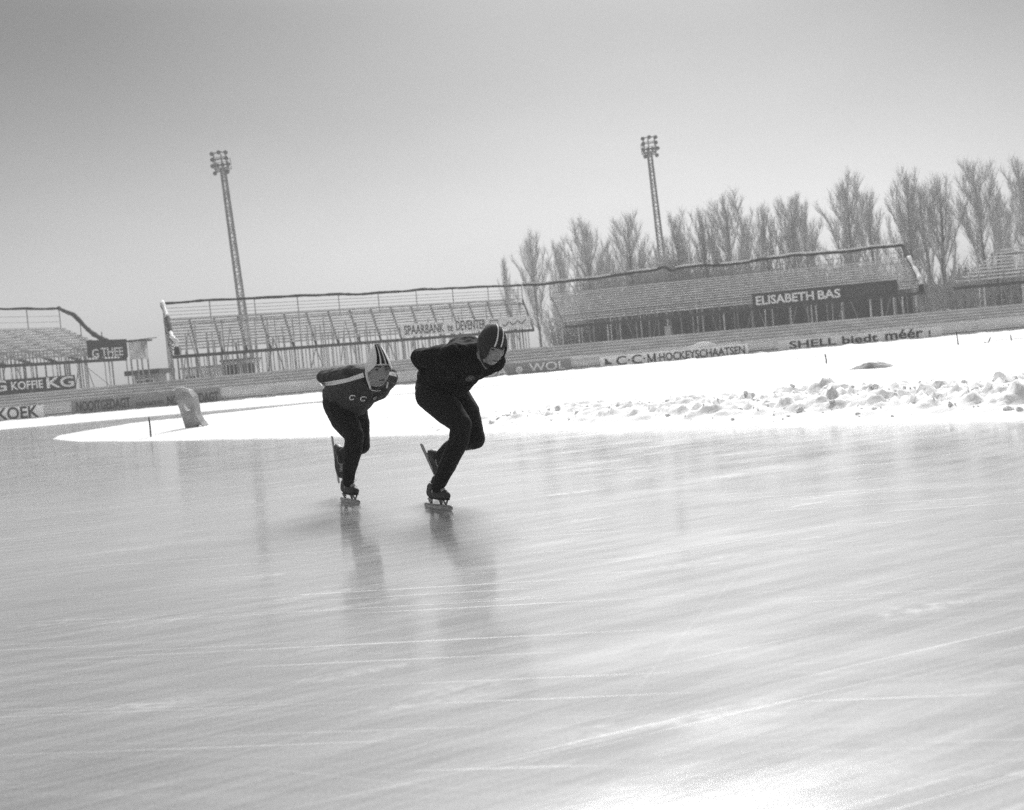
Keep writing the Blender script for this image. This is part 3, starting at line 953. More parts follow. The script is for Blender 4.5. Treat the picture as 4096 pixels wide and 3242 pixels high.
SL = ["low bare bush at the left end of the undergrowth", "bare bush left of the light mast base", "round bare bush in front of the light mast foot", "bare bush right behind the mast foot",
      "tall round bare bush right of the light mast", "bare bush beneath the tall forked poplar", "bare bush left of the lone slender poplar", "bare bush right of the lone slender poplar",
      "bare bush behind the letters ELISABETH", "bare bush behind the letters BAS", "bare bush behind the letters SIGAREN", "bare bush at the right end of the long grandstand",
      "bare bush in the gap between the two right stands", "bare bush behind the stepped bench ends", "bare bush behind the far right benches", "bare bush at the right edge of the photo"]
for i, (px, py, Yd) in enumerate(SHR):
    T = P(px, py, Yd)
    o = bpy.data.objects.new("bare_shrub", sv[i % 2]); COL.objects.link(o)
    o.location = (T.x, Yd, 0); k = T.z / 3.0
    o.scale = (k * 1.0, k, k); o.rotation_euler = (0, 0, 3.14 * (i % 3))
    tag(o, SL[i], "bush", "bare bushes under the poplars")
rn = random.Random(77)
hm = MB()
hx0 = P(2230, 1400, 84).x; hx1 = P(4400, 1200, 84).x + 3
for k in range(9000):
    x = rn.uniform(hx0, hx1)
    dens = sm(hx0, hx0 + 9, x)
    if rn.random() > .25 + .75 * dens: continue
    y = rn.uniform(81.5, 84.5)
    pts, _ = branch(hm, (x, y, 0), (rn.gauss(0, .15), rn.gauss(0, .1), 1), (3.1 if x > hx0 + 8 else 2.4) * rn.uniform(.7, 1.15), .03, .012, rn, 2, 3, .2, .08)
tag(hm.build("undergrowth", M_BUSH), "dense dark undergrowth of bare stems beneath the right grandstands", "undergrowth", kind="stuff")

# ------------------------------------------------------------------ winter haze in the air
hz = MB().box((0, 200, 12.5), 720, 545, 27.2).build("haze", bpy.data.materials.new("haze"))
tag(hz, "thin cold haze filling the air over the rink", kind="stuff")
hm_ = hz.data.materials[0]; hm_.use_nodes = True
hn = hm_.node_tree; hn.nodes.clear()
pv = hn.nodes.new("ShaderNodeVolumePrincipled"); ho = hn.nodes.new("ShaderNodeOutputMaterial")
pv.inputs["Color"].default_value = (.95, .95, .95, 1); pv.inputs["Density"].default_value = 0.0026
pv.inputs["Anisotropy"].default_value = 0.0
hn.links.new(pv.outputs[0], ho.inputs["Volume"])

# ------------------------------------------------------------------ huts and small things by the stands
def hut(name, label, cat, px0, px1, py_top, py_bot, Yd, depth=2.0, wall=M_WALL, roof_over=.15, wins=(), roof_m=M_HUTD, flat=.12, doors=()):
    a = P(px0, py_bot, Yd); b = P(px1, py_bot, Yd); tp_ = P((px0 + px1) / 2, py_top, Yd).z
    x0, x1 = a.x, b.x
    root = empty(name, ((x0 + x1) / 2, Yd, 0), label, cat)
    MB().box(((x0 + x1) / 2, Yd + depth / 2, (tp_ - flat) / 2), x1 - x0, depth, tp_ - flat).build("wall", wall, root)
    MB().box(((x0 + x1) / 2, Yd + depth / 2, tp_ - flat / 2 + .004), x1 - x0 + roof_over * 2, depth + roof_over * 2, flat).build("roof", roof_m, root)
    for (u, v, w, h_) in wins:
        cx = x0 + (x1 - x0) * u; cz = tp_ * v
        f = MB().box((cx, Yd - .02, cz), w, .05, h_).build("window", M_WOODL, root)
        g = MB().box((cx, Yd - .05, cz), w - .14, .02, h_ - .14).build("pane", M_PANE); g.parent = f
        g.matrix_parent_inverse = (Matrix.Translation(root.location)).inverted() if False else Matrix.Translation((0, 0, 0))
        g.matrix_parent_inverse = (root.matrix_basis @ f.matrix_parent_inverse @ f.matrix_basis).inverted()
    for (u, w, h_) in doors:
        cx = x0 + (x1 - x0) * u
        MB().box((cx, Yd - .02, h_ / 2), w, .05, h_).build("door", M_HUTD, root)
    return root
hut("kiosk", "small flat roofed kiosk between the left and middle grandstands", "kiosk", 540, 622, 1480, 1535, 70, 2.4, M_WALL, .45, ((.25, .62, .5, .5), (.72, .62, .6, .55)), M_HUTD, .3)
hut("shed", "pale low shed with small windows under the middle grandstand", "shed", 732, 888, 1466, 1515, 69, 2.2, M_SIGNP, .1, ((.2, .6, .7, .7), (.55, .6, .5, .5), (.8, .6, .5, .5)), M_WALL, .1)
hut("hut", "darker taller hut standing beside the pale shed under the stand", "hut", 892, 1012, 1436, 1505, 69.5, 2.4, M_TERR, .1, ((.3, .72, .9, .8),), M_HUTD, .12, ((.85, .8, 2.0),))
# cabin on legs next to the THEE banner
c0 = P(512, 1370, 66); c1 = P(562, 1366, 66); zb0 = P(535, 1438, 66).z
root = empty("cabin_tower", ((c0.x + c1.x) / 2, 66, 0), "small grey cabin on tall legs beside the THEE banner", "cabin")
cw = c1.x - c0.x
MB().box(((c0.x + c1.x) / 2, 66.6, (c0.z + zb0) / 2), cw, 1.2, c0.z - zb0).build("cabin", M_WOOD, root)
MB().box(((c0.x + c1.x) / 2 + .1, 66.6, c0.z + .06), cw + .35, 1.5, .1).build("roof", M_HUTD, root)
for x in (c0.x + .05, c1.x - .05):
    for y in (66.05, 67.15):
        MB().beam((x, y, 0), (x, y, zb0 + .01), .08, .08).build("leg", M_STEEL, root)
MB().tube([(c1.x - .05, 66, c0.z + .1), (c1.x + 1.0, 65.9, c0.z + .12)], .03, 6).build("arm", M_STEEL, root)
# pale meter box on the terrace, dark heap and pole
q = P(2673, 1350, 63.5)
root = empty("meter_box", (q.x, q.y, 1.3), "grey upright box standing on the terrace behind the fence", "box")
MB().box((q.x, q.y, q.z + .27), .3, .25, .62).build("casing", M_WALL, root)
MB().box((q.x, q.y, q.z + .60), .36, .31, .05).build("lid", M_WALL, root)
q = P(3772, 1262, 62.5)
root = empty("sack_heap", (q.x, q.y, q.z), "dark heaped sack lying on the terrace below the gap between stands", "sack")
bx = MB().ball((q.x, q.y, q.z + .1), .3, (1.3, .8, .8)); k = 0
for i, p in enumerate(bx.v): bx.v[i] = p + Vector((1, 1, 1)) * .08 * noise.noise(p * 4)
bx.build("sack", M_DARK, root, smooth=True)
tag(MB().tube([P(3785, 1238, 62.4), P(3852, 1252, 62.0)], .035, 6).build("pole", M_WOODL), "pale pole lying beside the dark sack on the terrace", "pole")

# ------------------------------------------------------------------ things on the infield
# leaning slab
def slab():
    base = G(772, 1712, .08)
    Yd = base.y
    outl = [(742, 1716), (728, 1670), (708, 1610), (693, 1563), (722, 1558), (752, 1566), (770, 1588), (779, 1625), (783, 1660), (800, 1690), (816, 1706), (792, 1700), (762, 1722)]
    front = [P(x, y, Yd) for x, y in outl]
    mb = MB(); n = len(outl)
    dv = Vector((.05, .22, .02))
    ce = sum(front, Vector()) / n
    mb.v += [p - base for p in front] + [p + dv - base for p in front] + [ce - base + Vector((0, -.02, 0)), ce + dv - base]
    for i in range(n):
        j = (i + 1) % n
        mb.f += [[i, j, j + n, i + n], [j, i, 2 * n], [i + n, j + n, 2 * n + 1]]
    root = empty("slab", base, "grey slab standing tilted in the snow of the infield, left of the skaters", "slab")
    o = mb.build("board", M_TARP); o.parent = root
    # snow stuck on top and in the hollow
    sn = MB()
    sn.tube([P(x, y, Yd + .1) - base for x, y in ((690, 1562), (705, 1556), (730, 1553), (752, 1560), (768, 1578), (778, 1605))], [.012, .022, .026, .028, .022, .01], 8)
    sn.tube([P(x, y, Yd - .01) - base for x, y in ((735, 1612), (742, 1628), (750, 1640), (762, 1642))], [.012, .035, .04, .01], 8)
    o = sn.build("snow_cap", M_SNOW, smooth=True); o.parent = root
slab()
# half buried tarpaulin mound
def mound():
    c = G(3480, 1475, .17); c.z = .15
    mb = MB()
    def fn(u, v):
        a = u * 2 * math.pi; r = v
        x = math.cos(a) * r * .50; y = math.sin(a) * r * .34
        z = .155 * (1 - r ** 2.2) * (1 + .25 * noise.noise(Vector((x * 5, y * 5, 2)))) * (1 + .5 * x) - .03
        return (x, y, max(z, -.03) + .02 * noise.noise(Vector((x * 14, y * 14, 0))))
    mb.grid(fn, 48, 14)
    o = mb.build("tarpaulin_mound", M_TARP, smooth=True); o.location = c
    tag(o, "low dark grey mound lying on the white infield towards the right", "mound")
    sn = MB()
    def fn2(u, v):
        a = u * 2 * math.pi
        x = math.cos(a) * v * .3 - .02; y = math.sin(a) * v * .17 + .1
        p = Vector(fn(math.atan2(y / .34, x / .5) / (2 * math.pi) % 1, min(1, math.hypot(x / .5, y / .34))))
        return (p.x, p.y, p.z + .022 * (1 - v * v) - .004)
    sn.grid(fn2, 30, 6)
    w = sn.build("snow_cap", M_SNOW, smooth=True); w.parent = o
mound()
def stake(px0, py0, px1, py1, zg, label, hook=False, Yd=None):
    b = G(px1, py1, zg)
    t = P(px0, py0, b.y)
    mb = MB().tube([Vector((0, 0, -.1)), Vector((0, 0, 0)), (t - b) * .5 + Vector((.004, 0, 0)), t - b], [.017, .018, .016, .014], 8)
    if hook:
        mb.tube([Vector((0, 0, 0)), Vector((-.03, 0, -.01)), Vector((-.08, 0, .0)), Vector((-.1, 0, .02))], .02, 6)
    o = mb.build("stake", M_STAKE, smooth=True); o.location = b
    tag(o, label, "stake", "dark stakes stuck in the infield snow")
stake(595, 1669, 602, 1731, .12, "thin dark stake standing near the tip of the snow, left of the slab")
stake(3300, 1416, 3306, 1454, .17, "thin dark stake just left of the grey mound")
stake(3825, 1328, 3833, 1381, .17, "tallest stake right of the mound, against the plank fence")
stake(3962, 1349, 3953, 1372, .17, "short crooked stake with a clod at its foot", True)
stake(4041, 1340, 4046, 1364, .17, "short stake closest to the right edge")

# ------------------------------------------------------------------ the two skaters
def remeshed(mb, name, voxel, smooth_it, material, parent, origin, disp=0.0, dscale=0.1, keep=None):
    me = mb.mesh("tmp"); o = bpy.data.objects.new("tmp", me); COL.objects.link(o)
    r = o.modifiers.new("r", 'REMESH'); r.mode = 'VOXEL'; r.voxel_size = voxel; r.use_smooth_shade = True
    s_ = o.modifiers.new("s", 'SMOOTH'); s_.factor = 0.5; s_.iterations = smooth_it
    dg = bpy.context.evaluated_depsgraph_get(); dg.update()
    nm = bpy.data.meshes.new_from_object(o.evaluated_get(dg))
    bpy.data.objects.remove(o)
    nm.update()
    if disp:
        nor = [v.normal.copy() for v in nm.vertices]
        for v, n_ in zip(nm.vertices, nor):
            p = v.co
            w = noise.noise(p / dscale) + .6 * noise.noise(p / dscale * 2.1 + Vector((5, 1, 2))) + .3 * noise.noise(p / dscale * 4.7)
            v.co = p + n_ * (disp * w)
    off = Vector(origin)
    wco = [v.co.copy() for v in nm.vertices]
    bvh = BVHTree.FromPolygons(wco, [tuple(p.vertices) for p in nm.polygons])
    for v in nm.vertices: v.co = v.co - off
    nm.name = name
    nm.materials.clear(); nm.materials.append(material)
    nm.polygons.foreach_set("use_smooth", [True] * len(nm.polygons))
    ob = bpy.data.objects.new(name, nm); COL.objects.link(ob)
    if parent is None: ob.location = off
    else: ob.parent = parent
    return ob, bvh
def child(mb, name, material, parent, origin, smooth=True):
    off = Vector(origin)
    mb.v = [Vector(p) - off for p in mb.v]
    me = mb.mesh(name); me.materials.append(material)
    if smooth: me.polygons.foreach_set("use_smooth", [True] * len(me.polygons))
    o = bpy.data.objects.new(name, me); COL.objects.link(o); o.parent = parent
    return o
def chain(mb, pts):
    for (a, ra), (b, rb) in zip(pts[:-1], pts[1:]): mb.capsule(a, b, ra, rb)
    return mb

def head_surface():
    """unit head: list of rings in head coordinates (x left, y face, z up)"""
    nu, nv = 72, 48
    def g(x, c, s): return math.exp(-((x - c) / s) ** 2)
    mb = MB()
    def pt(sx, sy, sz):
        x, y, z = sx * .075, sy * .096, sz * .118
        if sz < 0:
            k = -sz
            x *= 1 - .30 * k ** 1.6
            if sy < 0: y *= 1 - .45 * k
            else: y *= 1 + .10 * k * (1 - k)
        if sy > 0:
            f = sm(0, .45, sy)
            # flatten the face, then model it
            y -= .006 * g(x, 0, .05) * g(z, -.02, .07) * 0
            ax = abs(x)
            y += f * (.029 * g(x, 0, .0115) * g(z, -.034, .013) + .013 * g(x, 0, .009) * g(z, -.010, .022)
                      + .007 * g(ax, .014, .006) * g(z, -.037, .007)
                      - .017 * g(ax, .030, .015) * g(z, .006, .012)
                      + .005 * g(ax, .030, .022) * g(z, .028, .008)
                      + .006 * g(ax, .046, .016) * g(z, -.022, .016)
                      - .007 * g(ax, .038, .015) * g(z, -.055, .016)
                      + .007 * g(x, 0, .021) * g(z, -.057, .0065) + .008 * g(x, 0, .017) * g(z, -.069, .006)
                      - .005 * g(x, 0, .020) * g(z, -.063, .0028)
                      - .004 * g(x, 0, .02) * g(z, -.082, .006)
                      + .010 * g(x, 0, .022) * g(z, -.100, .014))
        return (x, y, z)
    mb.v.append(Vector(pt(0, 0, 1)))
    for i in range(1, nv):
        a = math.pi * i / nv
        for j in range(nu):
            t = 2 * math.pi * j / nu
            mb.v.append(Vector(pt(math.sin(a) * math.cos(t), math.sin(a) * math.sin(t), math.cos(a))))
    mb.v.append(Vector(pt(0, 0, -1)))
    e = len(mb.v) - 1
    for j in range(nu):
        q = (j + 1) % nu
        mb.f.append([0, 1 + j, 1 + q])
        for i in range(nv - 2):
            o = 1 + i * nu
            mb.f.append([o + j, o + nu + j, o + nu + q, o + q])
        o = 1 + (nv - 2) * nu
        mb.f.append([o + j, e, o + q])
    return mb
def head_frame(c, yaw, pitch, roll):
    fw = Vector((math.sin(yaw) * math.cos(pitch), -math.cos(yaw) * math.cos(pitch), -math.sin(pitch)))
    up = (Vector((0, 0, 1)) - fw * fw.z).normalized()
    up = Matrix.Rotation(-roll, 3, fw) @ up
    lf = up.cross(fw)
    m3 = Matrix((lf, fw, up)).transposed()
    return lambda p: c + m3 @ Vector(p), m3
def cap_point(sx, sy, sz, grow, style):
    x, y, z = sx * (.075 + grow), sy * (.096 + grow), sz * (.118 + grow)
    if sz < 0:
        k = -sz
        x *= 1 - .22 * k ** 1.6
        if sy < 0: y *= 1 - .30 * k
    if style == 'peak' and sz > 0:
        k = sz
        z += .028 * k ** 5
        z += .010 * k
        y -= .055 * k ** 3
        sh = 1 - .20 * k ** 2 * (1 - k) * 2
        x *= sh
    if style == 'hood':
        if sz > 0 : z += .006 * sz
        # knot at the back of the crown
        d = (sx - 0) ** 2 + (sy + .75) ** 2 + (sz - .62) ** 2
        q = .016 * math.exp(-d / .05); y -= q; z += q * .8
        # wool is loose
    w = .0025 * noise.noise(Vector((sx * 3, sy * 3, sz * 3)) + Vector((3, 1, 4)))
    return Vector((x * (1 + w * 8), y * (1 + w * 8), z * (1 + w * 6)))
def make_cap(T, style, material, parent, org, keep, grow=.012):
    nu, nv = 240, 168
    mb = MB(); P3 = {}
    def add(k, r):
        i, j = k
        a = math.pi * i / nv; t = 2 * math.pi * j / nu
        s3 = (math.sin(a) * math.cos(t), math.sin(a) * math.sin(t), math.cos(a))
        return cap_point(*s3, r, style), s3
    ids = {}
    def vid(i, j, lay):
        j %= nu
        if i == 0: j = 0
        k = (i, j, lay)
        if k not in ids:
            p, _ = add((i, j), grow if lay else grow - .006)
            ids[k] = len(mb.v); mb.v.append(T(p))
        return ids[k]
    quads = set()
    for i in range(nv):
        for j in range(nu):
            p, s3 = add((i + .5, j + .5), grow)
            if keep(p.x, p.y, p.z): quads.add((i, j))
    for (i, j) in quads:
        a = [vid(i, j, 1), vid(i + 1, j, 1), vid(i + 1, j + 1, 1), vid(i, j + 1, 1)]
        b = [vid(i, j, 0), vid(i + 1, j, 0), vid(i + 1, j + 1, 0), vid(i, j + 1, 0)]
        if i == 0: a = [a[0], a[1], a[2]]; b = [b[0], b[1], b[2]]
        mb.f.append(a); mb.f.append(b[::-1])
        for (ni, nj, e0, e1) in ((i - 1, j, (i, j + 1), (i, j)), (i + 1, j, (i + 1, j), (i + 1, j + 1)), (i, (j - 1) % nu, (i, j), (i + 1, j)), (i, (j + 1) % nu, (i + 1, j + 1), (i, j + 1))):
            if ni < 0: continue
            if (ni, nj) not in quads:
                f = [vid(*e0, 1), vid(*e0, 0), vid(*e1, 0), vid(*e1, 1)]
                if len(set(f)) == 4: mb.f.append(f)
    return child(mb, "cap", material, parent, org)
def cap_stripe(T, style, x_of, w, t0, t1, material, parent, org, grow=.0145, n=50):
    """band running back over the crown: angle t from the brow (0) over the top (90) to the nape"""
    def fn(u, v):
        t = R(t0 + (t1 - t0) * u)
        sx = x_of(u) + (v - .5) * 2 * w * (1 if callable(w) is False else 1)
        sx = max(-.95, min(.95, sx)); r = math.sqrt(1 - sx * sx)
        return T(cap_point(sx, r * math.cos(t), r * math.sin(t), grow, style))
    mb = MB().grid(fn, n, 4)
    return child(mb, "stripe", material, parent, org)

def face_parts(T, m3, parent, org, bvh, lookx=0.0, mouth_w=.022, mouth_tilt=0.0, mouth_open=.0022):
    def surf(x, z, out=.0):
        o = T((x, .3, z)); d = -(m3 @ Vector((0, 1, 0)))
        h = bvh.ray_cast(o, d)
        return (h[0] - d * out) if h[0] is not None else T((x, .09, z))
    for sx in (-1, 1):
        c = surf(sx * .031, .006) + m3 @ Vector((0, -.0085, 0))
        eye = child(MB().ball(c, .0118, (1, 1, .62), m3, 16, 10), "eye", M_EYEW, parent, org)
        child(MB().ball(c + m3 @ Vector((lookx, .0078, .0)), .0066, (1, 1, .72), m3, 12, 8), "iris", M_IRIS, eye, org)
        lid = MB(); pts = []; rs = []
        for k in range(9):
            a = math.pi * k / 8
            pts.append(c + m3 @ Vector((math.cos(a) * .0135, .0082 - .004 * abs(math.cos(a)), .0048 * math.sin(a) + .0015))); rs.append(.0046)
        lid.tube(pts, rs, 6)
        child(lid, "lid_shade", M_BROW, parent, org)  # lid and lashes, thick and dark to paint in the eye socket shade
        br = MB(); pts = []; rs = []
        for k in range(8):
            u = k / 7; x = .014 + .034 * u
            pts.append(surf(sx * x, .0245 + .005 * math.sin(u * math.pi * .8) - .003 * u, .0006)); rs.append(.0052 * (1 - .5 * u))
        br.tube(pts, rs, 6)
        child(br, "eyebrow", M_BROW, parent, org)
    mo = MB(); pts = []; rs = []
    for k in range(11):
        u = k / 10 * 2 - 1
        pts.append(surf(u * mouth_w, -.063 + mouth_tilt * u - .0028 * u * u, -.0005)); rs.append(mouth_open * (1 - .7 * u * u))
    mo.tube(pts, rs, 6)
    child(mo, "mouth", M_LIP, parent, org)
    nn = MB()
    for sx in (-1, 1): nn.ball(surf(sx * .0065, -.046, -.001), .0026, (1, 1, .7), m3, 8, 6)
    child(nn, "nostril_shade", M_LIP, parent, org)  # dark dots painting the shadow under the nose at the nostrils

def foot_frame(origin, toe, up):
    toe = Vector(toe).normalized(); up = Vector(up); up = (up - toe * up.dot(toe)).normalized()
    lf = up.cross(toe)
    m3 = Matrix((toe, lf, up)).transposed()
    o = Vector(origin)
    return lambda p: o + m3 @ Vector(p), m3
def skate(T, m3, parent, org, label=None):
    mb = MB()
    mb.capsule(T((-.045, 0, .103)), T((-.030, 0, .140)), .032, .033)
    mb.capsule(T((-.030, 0, .130)), T((.020, 0, .146)), .033, .039)
    mb.capsule(T((.020, 0, .146)), T((.045, 0, .148)), .039, .040)
    mb.capsule(T((-.045, 0, .100)), T((.06, .002, .097)), .030, .033)
    mb.capsule(T((.06, .002, .098)), T((.135, .0, .096)), .036, .033)
    mb.capsule(T((.135, 0, .096)), T((.165, 0, .094)), .032, .026)
    mb.capsule(T((.030, 0, .148)), T((.115, 0, .105)), .036, .030)
    mb.capsule(T((.05, .012, .10)), T((.14, .010, .092)), .028, .024)
    mb.capsule(T((.05, -.012, .10)), T((.14, -.010, .092)), .028, .024)
    boot, bvh = remeshed(mb, "skate", .005, 3, M_LEATH, parent, org, .0012, .03)
    if label: boot["label"] = label
    so = MB(); outl = []
    for k in range(28):
        a = 2 * math.pi * k / 28
        x = .055 + .132 * math.cos(a); wd = .031 + .009 * math.cos(a) - .006 * math.exp(-((x - .03) / .04) ** 2)
        outl.append((x, wd * math.sin(a)))
    for z in (.066, .075):
        for x, y in outl: so.v.append(T((x, y, z)))
    n_ = 28
    so.f += [list(range(n_))[::-1], list(range(n_, 2 * n_))]
    for i in range(n_): so.f.append([i, (i + 1) % n_, (i + 1) % n_ + n_, i + n_])
    child(so, "sole", M_HAIR, boot, org, False)
    bl = MB()
    k = len(bl.v)
    prof = [(-.143, .012), (-.137, .003), (-.12, 0), (.21, 0), (.228, .006), (.235, .014), (.231, .022), (.19, .025), (-.13, .025), (-.143, .02)]
    for y in (-.0016, .0016):
        for x, z in prof: bl.v.append(T((x, y, z)))
    n_ = len(prof)
    bl.f += [list(range(n_))[::-1], list(range(n_, 2 * n_))]
    for i in range(n_): bl.f.append([i, (i + 1) % n_, (i + 1) % n_ + n_, i + n_])
    bl.tube([T((x, 0, .027)) for x in (-.138, -.13, .2, .226, .233)], [.004, .0068, .0068, .006, .003], 10)
    child(bl, "blade", M_BLADE, boot, org, False)
    ps = MB()
    ps.tube([T((-.045, 0, .070)), T((-.045, 0, .058)), T((-.045, 0, .034))], [.021, .012, .008], 10)
    ps.tube([T((.085, 0, .070)), T((.088, 0, .056)), T((.09, 0, .034))], [.024, .014, .008], 10)
    for y in (-.018, .018):
        ps.tube([T((.145, y, .068)), T((.150, 0, .034))], [.006, .006], 8)
        ps.tube([T((-.06, y * .9, .068)), T((-.055, 0, .034))], [.005, .005], 8)
    child(ps, "cup", M_BLADE, boot, org)
    lc = MB()
    dn = -(m3 @ Vector((0, 0, 1)))
    def sf(x, y):
        h = bvh.ray_cast(T((x, y, .4)), dn)
        return (h[0] - dn * .002) if h[0] is not None else T((x, y, .15))
    for k in range(7):
        x = .045 + k * .0125
        for sg in (-1, 1):
            w_ = .022
            pts = [sf(x, sg * w_), sf(x + .005, sg * w_ * .4), sf(x + .011, -sg * w_ * .3), sf(x + .014, -sg * w_)]
            lc.tube(pts, .0021, 5)
    an = [T((.034 + .050 * math.cos(t) * 1.0, .044 * math.sin(t), .172 - .012 * math.cos(t))) for t in [i * math.pi / 8 for i in range(17)]]
    lc.tube(an, .0026, 5)
    kx = T((.086, 0, .162))
    for sg in (-1, 1):
        b = [kx, kx + m3 @ Vector((.012, sg * .02, .016)), kx + m3 @ Vector((.026, sg * .034, .004)), kx + m3 @ Vector((.018, sg * .016, -.008)), kx]
        lc.tube(b, .002, 5)
        lc.tube([kx, kx + m3 @ Vector((.02, sg * .012, -.03)), kx + m3 @ Vector((.03, sg * .02, -.05))], .002, 5)
    child(lc, "laces", M_LACE, boot, org)
    return boot, T((-.020, 0, .20))
def cast(bvh, px, py, off=.004):
    d = ray(px, py)
    h = bvh.ray_cast(CAMLOC, d)
    return (h[0] - d * off) if h[0] is not None else None
def sewn(bvhs, top, bot, name, material, parent, org, n=14, off=.005, nv=5):
    """cloth strip lying on a garment between two outlines given in photo pixels"""
    def along(pl, u):
        x = u * (len(pl) - 1); i = min(int(x), len(pl) - 2); f = x - i
        return pl[i][0] * (1 - f) + pl[i + 1][0] * f, pl[i][1] * (1 - f) + pl[i + 1][1] * f
    last = [None]
    def fn(u, v):
        a = along(top, u); b = along(bot, u)
        px, py = a[0] * (1 - v) + b[0] * v, a[1] * (1 - v) + b[1] * v
        best = None
        for bv in bvhs:
            p = cast(bv, px, py, off)
            if p is not None and (best is None or p.y < best.y): best = p
        if best is None:
            best = P(px, py, last[0].y if last[0] is not None else 7.5)
        last[0] = best
        return best
    mb = MB().grid(fn, n, nv)
    return child(mb, name, material, parent, org)
def strokes(bvh, lines, wpx, name, material, parent, org, off=.005):
    mb = MB()
    for ln in lines:
        pts = []
        for (a, b) in zip(ln[:-1], ln[1:]):
            for k in range(4):
                q = cast(bvh, a[0] + (b[0] - a[0]) * k / 4, a[1] + (b[1] - a[1]) * k / 4, off)
                if q is not None: pts.append(q)
        q = cast(bvh, *ln[-1], off)
        if q is not None: pts.append(q)
        if len(pts) > 1: mb.tube(pts, wpx / 2 / F * pts[0].y, 6)
    return child(mb, name, material, parent, org)
def hand(mb, wrist, d, palm, side):
    """palm and five separate curled fingers added to the body"""
    d = Vector(d).normalized(); palm = Vector(palm); palm = (palm - d * palm.dot(d)).normalized()
    ac = d.cross(palm) * side
    w = Vector(wrist)
    for k in (-1.2, -.4, .4, 1.2): mb.capsule(w + ac * k * .008, w + d * .085 + ac * k * .020, .017, .012, 8)
    for k, ln in ((-1.5, .062), (-.5, .078), (.5, .085), (1.5, .075)):
        a = w + d * .088 + ac * k * .0205
        b = a + (d * .9 + palm * .35).normalized() * ln * .5
        c = b + (d * .45 + palm * .9).normalized() * ln * .5
        mb.capsule(a, b, .0095, .0085, 8); mb.capsule(b, c, .0085, .0075, 8)
    a = w + d * .025 + ac * .026
    b = a + (d * .6 + ac * .7 + palm * .3).normalized() * .04
    c = b + (d * .8 + ac * .1 + palm * .4).normalized() * .032
    mb.capsule(a, b, .0125, .010, 8); mb.capsule(b, c, .010, .008, 8)

